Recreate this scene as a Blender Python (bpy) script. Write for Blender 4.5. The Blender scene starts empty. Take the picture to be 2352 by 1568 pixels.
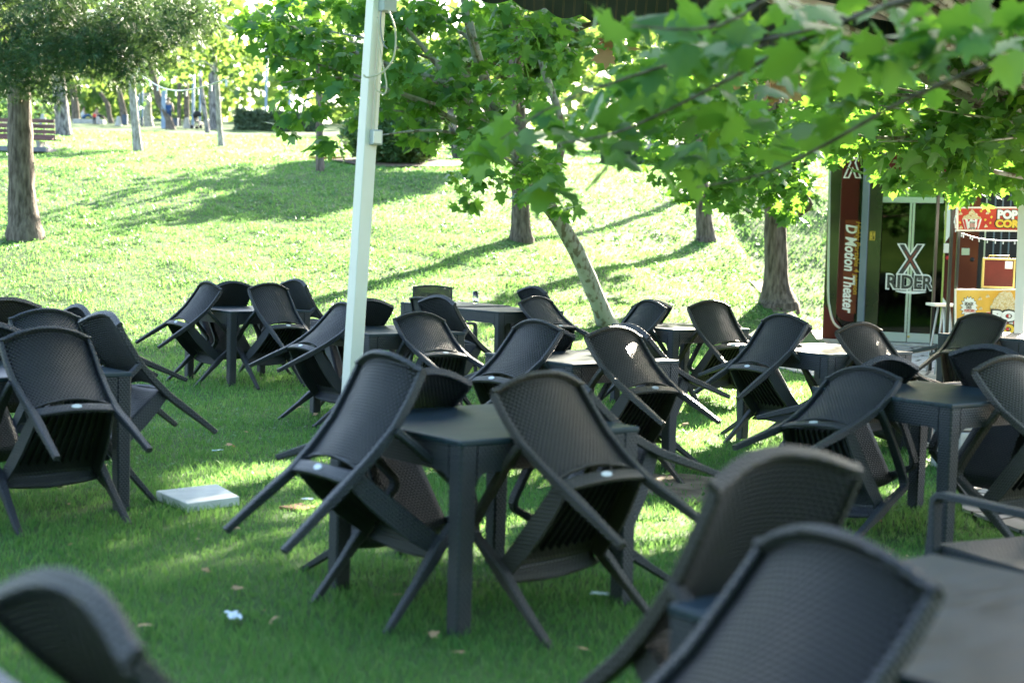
import bpy, bmesh, math, random
import numpy as np
from mathutils import Vector, Matrix, Euler
R = math.radians
random.seed(7); rng = np.random.default_rng(7)
sc = bpy.context.scene
COL = sc.collection

# ------------------------------------------------------------------ camera
F, PITCH, ROLL, CH = 3267.0, R(3.97), R(1.58), 1.497      # measured on a 2352x1568 view of the photo
cam_d = bpy.data.cameras.new('camera'); cam = bpy.data.objects.new('camera', cam_d); COL.objects.link(cam)
cam_d.sensor_width = 36; cam_d.lens = F/2352*36
cam_d.clip_start = .05; cam_d.clip_end = 2000
fw = Vector((0, math.cos(PITCH), -math.sin(PITCH))); up0 = Vector((0, math.sin(PITCH), math.cos(PITCH))); rt0 = Vector((1, 0, 0))
# image axes: right = rt0*cos(roll)+..., positive roll tips world-down to the left
cr, sr = math.cos(ROLL), math.sin(ROLL)
# image x = x*cr - y*sr, y = x*sr + y*cr with (x right, y down) unrolled
rt = rt0*cr + up0*sr
up = up0*cr - rt0*sr
M = Matrix((rt, up, -fw)).transposed().to_4x4(); M.translation = Vector((0, 0, CH))
cam.matrix_world = M
cam_d.dof.use_dof = True; cam_d.dof.focus_distance = 12.5; cam_d.dof.aperture_fstop = 2.2
sc.camera = cam

# ------------------------------------------------------------------ world, sun, exposure
SUN_AZ, SUN_EL = R(24), R(24)       # azimuth to the right of the view axis (+Y)
w = bpy.data.worlds.new('World'); sc.world = w; w.use_nodes = True
nt = w.node_tree; bg = nt.nodes['Background']
sky = nt.nodes.new('ShaderNodeTexSky'); sky.sky_type = 'NISHITA'; sky.sun_disc = False
sky.sun_elevation = SUN_EL; sky.sun_rotation = SUN_AZ; sky.air_density = 1.0; sky.dust_density = 1.6; sky.ozone_density = 1.0
nt.links.new(sky.outputs[0], bg.inputs[0]); bg.inputs[1].default_value = .09
sl = bpy.data.lights.new('sun', 'SUN'); sl.energy = 5.0; sl.angle = R(.53); sl.color = (1, .90, .72)
so = bpy.data.objects.new('sun', sl); COL.objects.link(so)
sd = Vector((math.sin(SUN_AZ)*math.cos(SUN_EL), math.cos(SUN_AZ)*math.cos(SUN_EL), math.sin(SUN_EL)))
so.rotation_euler = (-sd).to_track_quat('-Z', 'Y').to_euler(); so.location = sd*60
sc.view_settings.view_transform = 'Standard'; sc.view_settings.look = 'None'
sc.view_settings.gamma = 1.0; sc.view_settings.exposure = 3.4
sc.cycles.use_denoising = True
try: sc.cycles.denoiser = 'OPENIMAGEDENOISE'
except Exception: pass
sc.cycles.max_bounces = 7; sc.cycles.diffuse_bounces = 3; sc.cycles.glossy_bounces = 3; sc.cycles.transmission_bounces = 4; sc.cycles.transparent_max_bounces = 8
sc.cycles.sample_clamp_indirect = 6

# ------------------------------------------------------------------ projection helpers (photo pixels of a 2352x1568 view -> world)
def ray(px, py):
    x, y = px-1176, py-784
    return (fw*F + rt*x - up*y).normalized()
def W(px, py, Y):
    d = ray(px, py); t = Y/d.y
    return Vector((d.x*t, Y, CH+d.z*t))
TH_ = .75
KN = [(-50, 0), (16, 0), (17.2, .06), (20, .55), (25, 1.4), (34, 2.95), (40, 3.68), (45, 4.2), (50, 4.65), (60, 5.45), (82, 7.47), (100, 9.1), (120, 11.0), (300, 20), (900, 30)]
kx = np.array([k[0] for k in KN], float); kz = np.array([k[1] for k in KN], float)
def sst(a, b, x):
    t = np.clip((np.asarray(x, float)-a)/(b-a), 0, 1); return t*t*(3-2*t)
def terr(X, Y):
    X = np.asarray(X, float); Y = np.asarray(Y, float)
    sh = 3.6*sst(-1.0, 4.0, X) + 6.9*sst(4.55, 5.25, X)
    sh = sh*(1-sst(27, 42, Y))
    z = 0
    for o in (-.8, -.3, .3, .8): z = z + np.interp(Y-sh+o, kx, kz)/4
    und = .05*np.sin(X*.9+Y*.35)*np.sin(Y*.5-X*.3)+.03*np.sin(X*2.3+1)*np.sin(Y*1.7)
    z = z + .27*np.clip(-Y-6, 0, 24)*sst(-6, -12, Y)  # unseen rise behind the camera, steepened to block low sky light
    return z + und*np.clip(z/.6, 0, 1)
def tz(x, y): return float(terr(x, y))
def GH(px, py):
    d = ray(px, py); t = 3.0
    while t < 600:
        p = Vector((0, 0, CH))+d*t
        if p.z < tz(p.x, p.y): return Vector((p.x, p.y, tz(p.x, p.y)))
        t += .1 if t < 60 else .4
    t = 112/d.y; return Vector((d.x*t, 112, tz(d.x*t, 112)))

# ------------------------------------------------------------------ object helpers
def tag(o, label=None, cat=None, group=None, kind=None):
    if label: o['label'] = label
    if cat: o['category'] = cat
    if group: o['group'] = group
    if kind: o['kind'] = kind
    return o
def empty(name, loc=(0, 0, 0), rot=(0, 0, 0), label=None, cat=None, group=None):
    o = bpy.data.objects.new(name, None); COL.objects.link(o); o.location = loc; o.rotation_euler = rot
    o.empty_display_size = .1
    return tag(o, label, cat, group)
def link(name, me, parent=None, mats=None):
    o = bpy.data.objects.new(name, me); COL.objects.link(o)
    if mats is not None:
        for m in (mats if isinstance(mats, (list, tuple)) else [mats]): me.materials.append(m)
    if parent is not None: o.parent = parent
    return o
def np_mesh(name, V, faces, smooth=False):
    """V (n,3); faces = (m,k) int array, or a list of such arrays"""
    me = bpy.data.meshes.new(name)
    V = np.ascontiguousarray(V, dtype=np.float32)
    if not isinstance(faces, list): faces = [faces]
    loops = np.concatenate([f.ravel() for f in faces]).astype(np.int32)
    tot = np.concatenate([np.full(len(f), f.shape[1], np.int32) for f in faces])
    st = np.concatenate([[0], np.cumsum(tot)[:-1]]).astype(np.int32)
    me.vertices.add(len(V)); me.vertices.foreach_set('co', V.ravel())
    me.loops.add(len(loops)); me.loops.foreach_set('vertex_index', loops)
    me.polygons.add(len(tot)); me.polygons.foreach_set('loop_start', st); me.polygons.foreach_set('loop_total', tot)
    if smooth: me.polygons.foreach_set('use_smooth', np.ones(len(tot), bool))
    me.update(calc_edges=True); me.validate()
    return me
class MB:
    """collects shapes, then makes one mesh; box-projected metric UVs"""
    def __init__(s): s.v = []; s.f = []; s.sm = []; s.mi = []
    def add(s, vs, fs, smooth=False, mi=0):
        b = len(s.v); s.v += [tuple(v) for v in vs]; s.f += [[i+b for i in f] for f in fs]; s.sm += [smooth]*len(fs); s.mi += [mi]*len(fs); return s
    def box(s, c, d, rz=0, mi=0, bev=0):
        x, y, z = d[0]/2, d[1]/2, d[2]/2; cz, sz = math.cos(rz), math.sin(rz)
        if bev <= 0:
            P = [(i*x, j*y, k*z) for k in (-1, 1) for j in (-1, 1) for i in (-1, 1)]
            Fc = [(0, 2, 3, 1), (4, 5, 7, 6), (0, 1, 5, 4), (2, 6, 7, 3), (0, 4, 6, 2), (1, 3, 7, 5)]
        else:
            bm = bmesh.new(); bmesh.ops.create_cube(bm, size=1)
            for v in bm.verts: v.co = Vector((v.co.x*d[0], v.co.y*d[1], v.co.z*d[2]))
            bmesh.ops.bevel(bm, geom=bm.edges[:], offset=bev, segments=2, affect='EDGES', profile=.5)
            bm.verts.index_update(); P = [tuple(v.co) for v in bm.verts]; Fc = [[v.index for v in f.verts] for f in bm.faces]; bm.free()
        return s.add([(c[0]+p[0]*cz-p[1]*sz, c[1]+p[0]*sz+p[1]*cz, c[2]+p[2]) for p in P], Fc, False, mi)
    def sweep(s, path, w, t, lat=(1, 0, 0), ch=.25, smooth=False, mi=0, cap=True):
        """chamfered rectangle (w along lat, t across) swept along path"""
        n = len(path); P = [Vector(p) for p in path]; L = Vector(lat)
        w = w if isinstance(w, (list, tuple)) else [w]*n; t = t if isinstance(t, (list, tuple)) else [t]*n
        vs = []
        for i in range(n):
            T = (P[min(i+1, n-1)]-P[max(i-1, 0)]).normalized(); Ls = (L-T*L.dot(T)).normalized(); N = T.cross(Ls)
            a, b = w[i]/2, t[i]/2; c = ch*min(a, b)*2*.5
            for (p, q) in ((-a+c, -b), (a-c, -b), (a, -b+c), (a, b-c), (a-c, b), (-a+c, b), (-a, b-c), (-a, -b+c)):
                vs.append(P[i]+Ls*p+N*q)
        fs = []
        for i in range(n-1):
            for k in range(8): fs.append((i*8+k, i*8+(k+1) % 8, (i+1)*8+(k+1) % 8, (i+1)*8+k))
        if cap: fs += [tuple(range(7, -1, -1)), tuple((n-1)*8+k for k in range(8))]
        return s.add(vs, fs, smooth, mi)
    def tube(s, path, r, seg=8, smooth=True, mi=0, cap=True, nz=0, sq=1):
        n = len(path); P = [Vector(p) for p in path]; r = r if isinstance(r, (list, tuple)) else [r]*n
        vs = []; ref = Vector((.3, .9, .1)).normalized()
        for i in range(n):
            T = (P[min(i+1, n-1)]-P[max(i-1, 0)]).normalized()
            A = ref-T*ref.dot(T)
            if A.length < .2: A = Vector((1, 0, 0))-T*T.x
            A.normalize(); B = T.cross(A)
            for k in range(seg):
                an = 2*math.pi*k/seg; rr = r[i]*(1+nz*random.uniform(-1, 1))
                vs.append(P[i]+A*math.cos(an)*rr+B*math.sin(an)*rr*sq)
        fs = [(i*seg+k, i*seg+(k+1) % seg, (i+1)*seg+(k+1) % seg, (i+1)*seg+k) for i in range(n-1) for k in range(seg)]
        if cap: fs += [tuple(range(seg-1, -1, -1)), tuple((n-1)*seg+k for k in range(seg))]
        return s.add(vs, fs, smooth, mi)
    def sphere(s, c, r, seg=12, rings=8, sc=(1, 1, 1), mi=0, lo=0, hi=1):
        vs = []; fs = []
        for i in range(rings+1):
            th = math.pi*(lo+(hi-lo)*i/rings)
            for k in range(seg):
                a = 2*math.pi*k/seg
                vs.append((c[0]+r*sc[0]*math.sin(th)*math.cos(a), c[1]+r*sc[1]*math.sin(th)*math.sin(a), c[2]+r*sc[2]*math.cos(th)))
        fs = [(i*seg+k, (i+1)*seg+k, (i+1)*seg+(k+1) % seg, i*seg+(k+1) % seg) for i in range(rings) for k in range(seg)]
        return s.add(vs, fs, True, mi)
    def prism(s, poly, d0, d1, f, mi=0):
        """poly list of 2D points; f(u,v,d)->3D"""
        n = len(poly)
        vs = [f(u, v, d0) for u, v in poly]+[f(u, v, d1) for u, v in poly]
        fs = [tuple(range(n)), tuple(range(2*n-1, n-1, -1))]+[(i, i+n, (i+1) % n+n, (i+1) % n) for i in range(n)]
        return s.add(vs, fs, False, mi)
    def grid(s, fn, nu, nv, smooth=True, mi=0, thick=None):
        """fn(u,v)->3D, thick: fn2(u,v)->3D for the back side, stitched round the border"""
        A = [fn(i/nu, j/nv) for j in range(nv+1) for i in range(nu+1)]; q = nu+1
        fs = [(j*q+i, j*q+i+1, (j+1)*q+i+1, (j+1)*q+i) for j in range(nv) for i in range(nu)]
        s.add(A, fs, smooth, mi)
        if thick:
            B = [thick(i/nu, j/nv) for j in range(nv+1) for i in range(nu+1)]
            s.add(B, [tuple(reversed(f)) for f in fs], smooth, mi)
            n = len(A); b = len(s.v)-2*n
            ring = [i for i in range(q)]+[j*q+nu for j in range(1, nv+1)]+[nv*q+i for i in range(nu-1, -1, -1)]+[j*q for j in range(nv-1, 0, -1)]
            for a, c in zip(ring, ring[1:]+ring[:1]):
                s.f.append([b+a, b+a+n, b+c+n, b+c]); s.sm.append(False); s.mi.append(mi)
        return s
    def mesh(s, name, mats):
        me = bpy.data.meshes.new(name); me.from_pydata(s.v, [], s.f)
        me.polygons.foreach_set('use_smooth', s.sm); me.polygons.foreach_set('material_index', s.mi)
        me.validate(); me.update()
        for m in (mats if isinstance(mats, (list, tuple)) else [mats]): me.materials.append(m)
        uv = me.uv_layers.new(name='UVMap')
        for p in me.polygons:
            n = p.normal; ax = max(range(3), key=lambda k: abs(n[k])); a, b = ((1, 2), (0, 2), (0, 1))[ax]
            for li in p.loop_indices:
                co = me.vertices[me.loops[li].vertex_index].co; uv.data[li].uv = (co[a], co[b])
        return me
    def build(s, name, mats, parent=None):
        return link(name, s.mesh(name, mats), parent)

# ------------------------------------------------------------------ materials
def mat(name, col=(.5, .5, .5), rough=.6, metal=0, spec=.5):
    m = bpy.data.materials.new(name); m.use_nodes = True; b = m.node_tree.nodes['Principled BSDF']
    b.inputs['Base Color'].default_value = (*col, 1); b.inputs['Roughness'].default_value = rough
    b.inputs['Metallic'].default_value = metal; b.inputs['Specular IOR Level'].default_value = spec
    return m
def N(m, t, **kw):
    n = m.node_tree.nodes.new(t)
    for k, v in kw.items():
        if k.startswith('i_'): n.inputs[int(k[2:])].default_value = v
        else: setattr(n, k, v)
    return n
def Lk(m, a, b): m.node_tree.links.new(a, b)
def math_n(m, op, a, b=None):
    n = N(m, 'ShaderNodeMath', operation=op)
    for i, x in enumerate((a, b)):
        if x is None: continue
        if isinstance(x, (int, float)): n.inputs[i].default_value = x
        else: Lk(m, x, n.inputs[i])
    return n.outputs[0]
def noisy(name, c1, c2, scale=8, rough=.8, bump=.3, dist=.01, detail=6, stretch=(1, 1, 1), spec=.3, coord='Object', lo=.35, hi=.65):
    m = mat(name, c1, rough, 0, spec); b = m.node_tree.nodes['Principled BSDF']
    tc = N(m, 'ShaderNodeTexCoord'); mp = N(m, 'ShaderNodeMapping'); mp.inputs['Scale'].default_value = stretch
    Lk(m, tc.outputs[coord], mp.inputs[0]); no = N(m, 'ShaderNodeTexNoise'); no.inputs['Scale'].default_value = scale; no.inputs['Detail'].default_value = detail
    Lk(m, mp.outputs[0], no.inputs['Vector']); cr_ = N(m, 'ShaderNodeValToRGB'); e = cr_.color_ramp.elements
    e[0].position = lo; e[0].color = (*c1, 1); e[1].position = hi; e[1].color = (*c2, 1)
    Lk(m, no.outputs[0], cr_.inputs[0]); Lk(m, cr_.outputs[0], b.inputs['Base Color'])
    if bump:
        bp = N(m, 'ShaderNodeBump'); bp.inputs['Strength'].default_value = bump; bp.inputs['Distance'].default_value = dist
        Lk(m, no.outputs[0], bp.inputs['Height']); Lk(m, bp.outputs[0], b.inputs['Normal'])
    return m
def weave(name, col, holes=False, pw=.0205, ph=.013, rough=.47, bd=.0035):
    m = mat(name, col, rough, 0, .5); b = m.node_tree.nodes['Principled BSDF']
    tc = N(m, 'ShaderNodeTexCoord'); sp = N(m, 'ShaderNodeSeparateXYZ'); Lk(m, tc.outputs['UV'], sp.inputs[0])
    v = math_n(m, 'DIVIDE', sp.outputs[1], ph); row = math_n(m, 'FLOOR', v)
    par = math_n(m, 'MULTIPLY', math_n(m, 'MODULO', math_n(m, 'ABSOLUTE', row), 2), .5)
    u = math_n(m, 'ADD', math_n(m, 'DIVIDE', sp.outputs[0], pw), par)
    fx = math_n(m, 'ABSOLUTE', math_n(m, 'SINE', math_n(m, 'MULTIPLY', u, math.pi)))
    fy = math_n(m, 'ABSOLUTE', math_n(m, 'SINE', math_n(m, 'MULTIPLY', v, math.pi)))
    h = math_n(m, 'MULTIPLY', math_n(m, 'POWER', fx, .55), math_n(m, 'POWER', fy, .6))
    bp = N(m, 'ShaderNodeBump'); bp.inputs['Strength'].default_value = .95; bp.inputs['Distance'].default_value = bd
    Lk(m, h, bp.inputs['Height']); Lk(m, bp.outputs[0], b.inputs['Normal'])
    no = N(m, 'ShaderNodeTexNoise'); no.inputs['Scale'].default_value = 6; no.inputs['Detail'].default_value = 5
    Lk(m, tc.outputs['Object'], no.inputs['Vector'])
    mx = N(m, 'ShaderNodeMixRGB'); mx.inputs[1].default_value = (*col, 1); mx.inputs[2].default_value = (*[min(1, c*1.7+.006) for c in col], 1)
    Lk(m, math_n(m, 'MULTIPLY', no.outputs[0], .8), mx.inputs[0])
    oi = N(m, 'ShaderNodeObjectInfo'); tint = N(m, 'ShaderNodeMixRGB', blend_type='MULTIPLY'); tint.inputs[0].default_value = 1; Lk(m, mx.outputs[0], tint.inputs[1]); Lk(m, oi.outputs['Color'], tint.inputs[2])
    n2 = N(m, 'ShaderNodeTexNoise'); n2.inputs['Scale'].default_value = 2.3; n2.inputs['Detail'].default_value = 9; ad = N(m, 'ShaderNodeVectorMath', operation='ADD'); Lk(m, tc.outputs['Object'], ad.inputs[0]); Lk(m, oi.outputs['Location'], ad.inputs[1]); Lk(m, ad.outputs[0], n2.inputs['Vector'])
    du = N(m, 'ShaderNodeMixRGB'); du.inputs[2].default_value = (.11, .10, .085, 1); Lk(m, math_n(m, 'MULTIPLY', math_n(m, 'MAXIMUM', math_n(m, 'SUBTRACT', n2.outputs[0], .52), 0), .9), du.inputs[0]); Lk(m, tint.outputs[0], du.inputs[1])
    gp = N(m, 'ShaderNodeMixRGB'); gp.inputs[2].default_value = (.003, .003, .004, 1); Lk(m, math_n(m, 'MULTIPLY', math_n(m, 'LESS_THAN', h, .52), .95 if holes else .4), gp.inputs[0]); Lk(m, du.outputs[0], gp.inputs[1]); Lk(m, gp.outputs[0], b.inputs['Base Color'])  # crevice shade between the strands, painted into the base colour
    rr = math_n(m, 'ADD', math_n(m, 'MULTIPLY', no.outputs[0], .25), rough-.12); Lk(m, rr, b.inputs['Roughness'])
    if holes:
        tr = N(m, 'ShaderNodeBsdfTransparent'); ms = N(m, 'ShaderNodeMixShader'); out = m.node_tree.nodes['Material Output']
        gate = math_n(m, 'MULTIPLY', math_n(m, 'LESS_THAN', fx, .22), math_n(m, 'GREATER_THAN', fy, .80))
        Lk(m, gate, ms.inputs[0]); Lk(m, b.outputs[0], ms.inputs[1]); Lk(m, tr.outputs[0], ms.inputs[2]); Lk(m, ms.outputs[0], out.inputs[0])
    return m
RAT = (.013, .016, .022)
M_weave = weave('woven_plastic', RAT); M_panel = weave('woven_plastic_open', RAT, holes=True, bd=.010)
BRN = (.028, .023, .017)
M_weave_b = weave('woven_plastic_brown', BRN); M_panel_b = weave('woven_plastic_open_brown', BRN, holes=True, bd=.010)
M_smooth = noisy('moulded_plastic', (.016, .017, .020), (.03, .031, .035), 12, .42, .05, .002, spec=.5)
M_under = noisy('moulded_plastic_underside', (.012, .012, .014), (.02, .02, .023), 10, .6, .05, .002)
M_badge = mat('badge_metal', (.55, .58, .60), .35, .3)
def tabletop_mat():
    m = mat('grooved_tabletop', (.03, .04, .045), .38, 0, .25); b = m.node_tree.nodes['Principled BSDF']
    tc = N(m, 'ShaderNodeTexCoord'); mp = N(m, 'ShaderNodeMapping'); mp.inputs['Scale'].default_value = (1.2, 14, 1)
    Lk(m, tc.outputs['Object'], mp.inputs[0]); no = N(m, 'ShaderNodeTexNoise'); no.inputs['Scale'].default_value = 5; no.inputs['Detail'].default_value = 8
    Lk(m, mp.outputs[0], no.inputs['Vector']); cr_ = N(m, 'ShaderNodeValToRGB'); e = cr_.color_ramp.elements
    e[0].position = .3; e[0].color = (.008, .016, .023, 1); e[1].position = .7; e[1].color = (.026, .048, .064, 1)
    Lk(m, no.outputs[0], cr_.inputs[0])
    oi = N(m, 'ShaderNodeObjectInfo'); n2 = N(m, 'ShaderNodeTexNoise'); n2.inputs['Scale'].default_value = 3.1; n2.inputs['Detail'].default_value = 10; ad = N(m, 'ShaderNodeVectorMath', operation='ADD'); Lk(m, tc.outputs['Object'], ad.inputs[0]); Lk(m, oi.outputs['Location'], ad.inputs[1]); Lk(m, ad.outputs[0], n2.inputs['Vector'])
    du = N(m, 'ShaderNodeMixRGB'); du.inputs[2].default_value = (.10, .11, .115, 1); Lk(m, math_n(m, 'MULTIPLY', math_n(m, 'MAXIMUM', math_n(m, 'SUBTRACT', n2.outputs[0], .5), 0), 1.3), du.inputs[0]); Lk(m, cr_.outputs[0], du.inputs[1]); Lk(m, du.outputs[0], b.inputs['Base Color'])
    wv = N(m, 'ShaderNodeTexWave', wave_type='BANDS', bands_direction='Y'); wv.inputs['Scale'].default_value = 9; wv.inputs['Distortion'].default_value = .3; wv.wave_profile = 'SAW'
    Lk(m, tc.outputs['Object'], wv.inputs['Vector'])
    bp = N(m, 'ShaderNodeBump'); bp.inputs['Strength'].default_value = .6; bp.inputs['Distance'].default_value = .003
    Lk(m, wv.outputs['Fac'], bp.inputs['Height']); Lk(m, bp.outputs[0], b.inputs['Normal'])
    r2 = math_n(m, 'ADD', math_n(m, 'MULTIPLY', no.outputs[0], .3), .26); Lk(m, r2, b.inputs['Roughness'])
    return m
M_top = tabletop_mat()
def leafmat(name, cols, trans, tw=.45, rough=.45, spec=.35):
    """cols: list of base colours picked per leaf; trans: light coming through"""
    m = mat(name, cols[0], rough, 0, spec); b = m.node_tree.nodes['Principled BSDF']
    ge = N(m, 'ShaderNodeNewGeometry'); cr_ = N(m, 'ShaderNodeValToRGB'); cr_.color_ramp.interpolation = 'LINEAR'
    e = cr_.color_ramp.elements; e[0].color = (*cols[0], 1); e[1].color = (*cols[-1], 1)
    for i, c in enumerate(cols[1:-1]): x = e.new((i+1)/(len(cols)-1)); x.color = (*c, 1)
    Lk(m, ge.outputs['Random Per Island'], cr_.inputs[0]); Lk(m, cr_.outputs[0], b.inputs['Base Color'])
    tl = N(m, 'ShaderNodeBsdfTranslucent'); mx = N(m, 'ShaderNodeMixRGB'); mx.inputs[0].default_value = .35; mx.inputs[1].default_value = (*trans, 1)
    Lk(m, cr_.outputs[0], mx.inputs[2]); Lk(m, mx.outputs[0], tl.inputs[0])
    ms = N(m, 'ShaderNodeMixShader'); ms.inputs[0].default_value = tw; out = m.node_tree.nodes['Material Output']
    Lk(m, b.outputs[0], ms.inputs[1]); Lk(m, tl.outputs[0], ms.inputs[2]); Lk(m, ms.outputs[0], out.inputs[0])
    return m
M_grass = leafmat('grass_blades', [(.014, .095, .018), (.04, .19, .035), (.032, .165, .028), (.07, .22, .045), (.19, .30, .10)], (.27, .47, .12), .50, .5, .25)
M_weed = leafmat('lawn_weed_leaves', [(.045, .15, .04), (.06, .18, .05), (.10, .22, .08)], (.22, .42, .10), .4, .4, .4)
M_plane = leafmat('plane_tree_leaves', [(.022, .085, .025), (.05, .15, .04), (.07, .18, .045), (.07, .19, .045), (.12, .23, .07)], (.24, .50, .03), .45, .40, .30)
M_plane_far = leafmat('broadleaf_leaves', [(.035, .10, .025), (.06, .15, .04), (.11, .20, .06)], (.34, .48, .08), .42, .5, .3)
M_needle = leafmat('pine_needles', [(.016, .06, .024), (.026, .08, .032), (.038, .095, .036), (.06, .085, .03)], (.12, .2, .04), .22, .5, .3)
M_dry = leafmat('dry_leaves', [(.30, .16, .08), (.42, .26, .14), (.5, .36, .22)], (.4, .25, .12), .25, .7, .2)
M_dark_leaf = leafmat('evergreen_leaves', [(.04, .11, .04), (.065, .15, .055), (.12, .20, .08)], (.22, .38, .07), .4, .35, .5)
M_bark = noisy('bark_brown', (.06, .045, .035), (.20, .16, .13), 7, .9, .9, .03, 8, (3, 3, .6))
M_bark_pine = noisy('bark_pine_grey', (.05, .045, .045), (.30, .27, .26), 6, .9, 1, .04, 8, (2.6, 2.6, .55), lo=.4, hi=.6)
M_bark_plane = noisy('bark_plane', (.15, .125, .09), (.33, .33, .29), 8, .8, .6, .012, 10, (1.8, 1.8, 1), lo=.40, hi=.5)
M_bark_pale = noisy('bark_pale', (.16, .14, .11), (.42, .38, .33), 9, .8, .4, .01, 6, (2, 2, .7))
M_ground = noisy('lawn_soil', (.03, .075, .015), (.06, .115, .025), .8, .95, .3, .02, 9, coord='Object')
M_dirt = noisy('bare_soil', (.10, .075, .05), (.22, .17, .125), 5, .95, .8, .02, 8)
M_concrete = noisy('concrete', (.30, .29, .27), (.45, .43, .40), 9, .85, .3, .004)
M_white = noisy('white_powder_coat', (.80, .73, .66), (.86, .80, .73), 3, .4, .0, .001, spec=.4)
M_cream = noisy('cream_paint', (.60, .55, .45), (.68, .63, .52), 3, .5, 0)
M_greybox = mat('grey_plastic_box', (.42, .44, .46), .5)

# ------------------------------------------------------------------ ground
def strip(a, b, n): return list(np.linspace(a, b, n, endpoint=False))
xs = np.array(strip(-220, -40, 18)+strip(-40, -12, 28)+strip(-12, 12, 120)+strip(12, 40, 28)+list(np.linspace(40, 220, 19)))
ys = np.array(strip(-60, 0, 12)+strip(0, 14, 14)+strip(14, 40, 104)+strip(40, 90, 60)+list(np.linspace(90, 420, 34)))
GX, GY = np.meshgrid(xs, ys); GZ = terr(GX, GY)
nx_, ny_ = len(xs), len(ys); idx = np.arange(nx_*ny_).reshape(ny_, nx_)
Fq = np.stack([idx[:-1, :-1], idx[:-1, 1:], idx[1:, 1:], idx[1:, :-1]], -1).reshape(-1, 4)
me = np_mesh('lawn', np.stack([GX, GY, GZ], -1).reshape(-1, 3), Fq, True)
tag(link('lawn', me, None, M_ground), kind='structure')

# flagstone path: plan outline
PAVE = [(3.0, 21.6), (3.15, 19), (3.6, 16.7), (3.9, 13.5), (3.3, 10.2), (2.85, 8.9), (2.65, 8.2), (2.8, 7.4), (3.4, 6.6), (4.5, 6.2), (22, 6.0), (22, 26.4), (5.35, 26.4), (5.0, 22.6), (4.2, 21.9), (3.5, 21.9)]
def in_poly(x, y, P):
    x = np.asarray(x); y = np.asarray(y); c = np.zeros(x.shape, bool); j = len(P)-1
    for i in range(len(P)):
        (xi, yi), (xj, yj) = P[i], P[j]
        k = ((yi > y) != (yj > y)) & (x < (xj-xi)*(y-yi)/((yj-yi) or 1e-9)+xi); c ^= k; j = i
    return c
def paving_mat():
    m = mat('flagstones', (.3, .28, .26), .8); b = m.node_tree.nodes['Principled BSDF']
    tc = N(m, 'ShaderNodeTexCoord'); mp = N(m, 'ShaderNodeMapping'); mp.inputs['Scale'].default_value = (1, 1.5, 1); Lk(m, tc.outputs['Object'], mp.inputs[0])
    vo = N(m, 'ShaderNodeTexVoronoi', feature='DISTANCE_TO_EDGE'); vo.inputs['Scale'].default_value = 1.9; Lk(m, mp.outputs[0], vo.inputs['Vector'])
    v2 = N(m, 'ShaderNodeTexVoronoi', feature='F1'); v2.inputs['Scale'].default_value = 1.9; Lk(m, mp.outputs[0], v2.inputs['Vector'])
    cr_ = N(m, 'ShaderNodeValToRGB'); e = cr_.color_ramp.elements; e[0].position = .02; e[0].color = (.09, .08, .06, 1); e[1].position = .05; e[1].color = (1, 1, 1, 1)
    Lk(m, vo.outputs['Distance'], cr_.inputs[0])
    hs = N(m, 'ShaderNodeValToRGB'); h = hs.color_ramp.elements; h[0].color = (.30, .28, .25, 1); h[1].color = (.46, .42, .38, 1)
    Lk(m, v2.outputs['Color'], hs.inputs[0])
    mx = N(m, 'ShaderNodeMixRGB', blend_type='MULTIPLY'); mx.inputs[0].default_value = 1; Lk(m, cr_.outputs[0], mx.inputs[1]); Lk(m, hs.outputs[0], mx.inputs[2])
    Lk(m, mx.outputs[0], b.inputs['Base Color']); bp = N(m, 'ShaderNodeBump'); bp.inputs['Strength'].default_value = .6; bp.inputs['Distance'].default_value = .02
    Lk(m, cr_.outputs[0], bp.inputs['Height']); Lk(m, bp.outputs[0], b.inputs['Normal'])
    return m
mb = MB(); mb.prism(PAVE, .012, .03, lambda u, v, d: (u, v, d)); o = mb.build('flagstone_path', paving_mat()); tag(o, kind='structure')
mb = MB()
pts = [(GH(1560, 1120)+Vector((math.cos(a)*.42*random.uniform(.7, 1.2), math.sin(a)*.55*random.uniform(.7, 1.2), 0))) for a in np.linspace(0, 2*math.pi, 18, endpoint=False)]
DIRT = [(p.x, p.y) for p in pts]
mb.prism(DIRT, .0, .012, lambda u, v, d: (u, v, d)); tag(mb.build('bare_soil_patch', M_dirt), kind='structure')
# soil bank round the foot of the big tree by the kiosk
bx_, by_ = np.meshgrid(np.linspace(4.25, 5.25, 16), np.linspace(21.9, 26.2, 30))
bz_ = terr(bx_, by_)+.02+.012*np.sin(bx_*9)*np.sin(by_*7)
ii = np.arange(bx_.size).reshape(bx_.shape); Fq = np.stack([ii[:-1, :-1], ii[:-1, 1:], ii[1:, 1:], ii[1:, :-1]], -1).reshape(-1, 4)
tag(link('soil_bank', np_mesh('soil_bank', np.stack([bx_, by_, bz_], -1).reshape(-1, 3), Fq, True), None, M_dirt), kind='structure')

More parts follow.
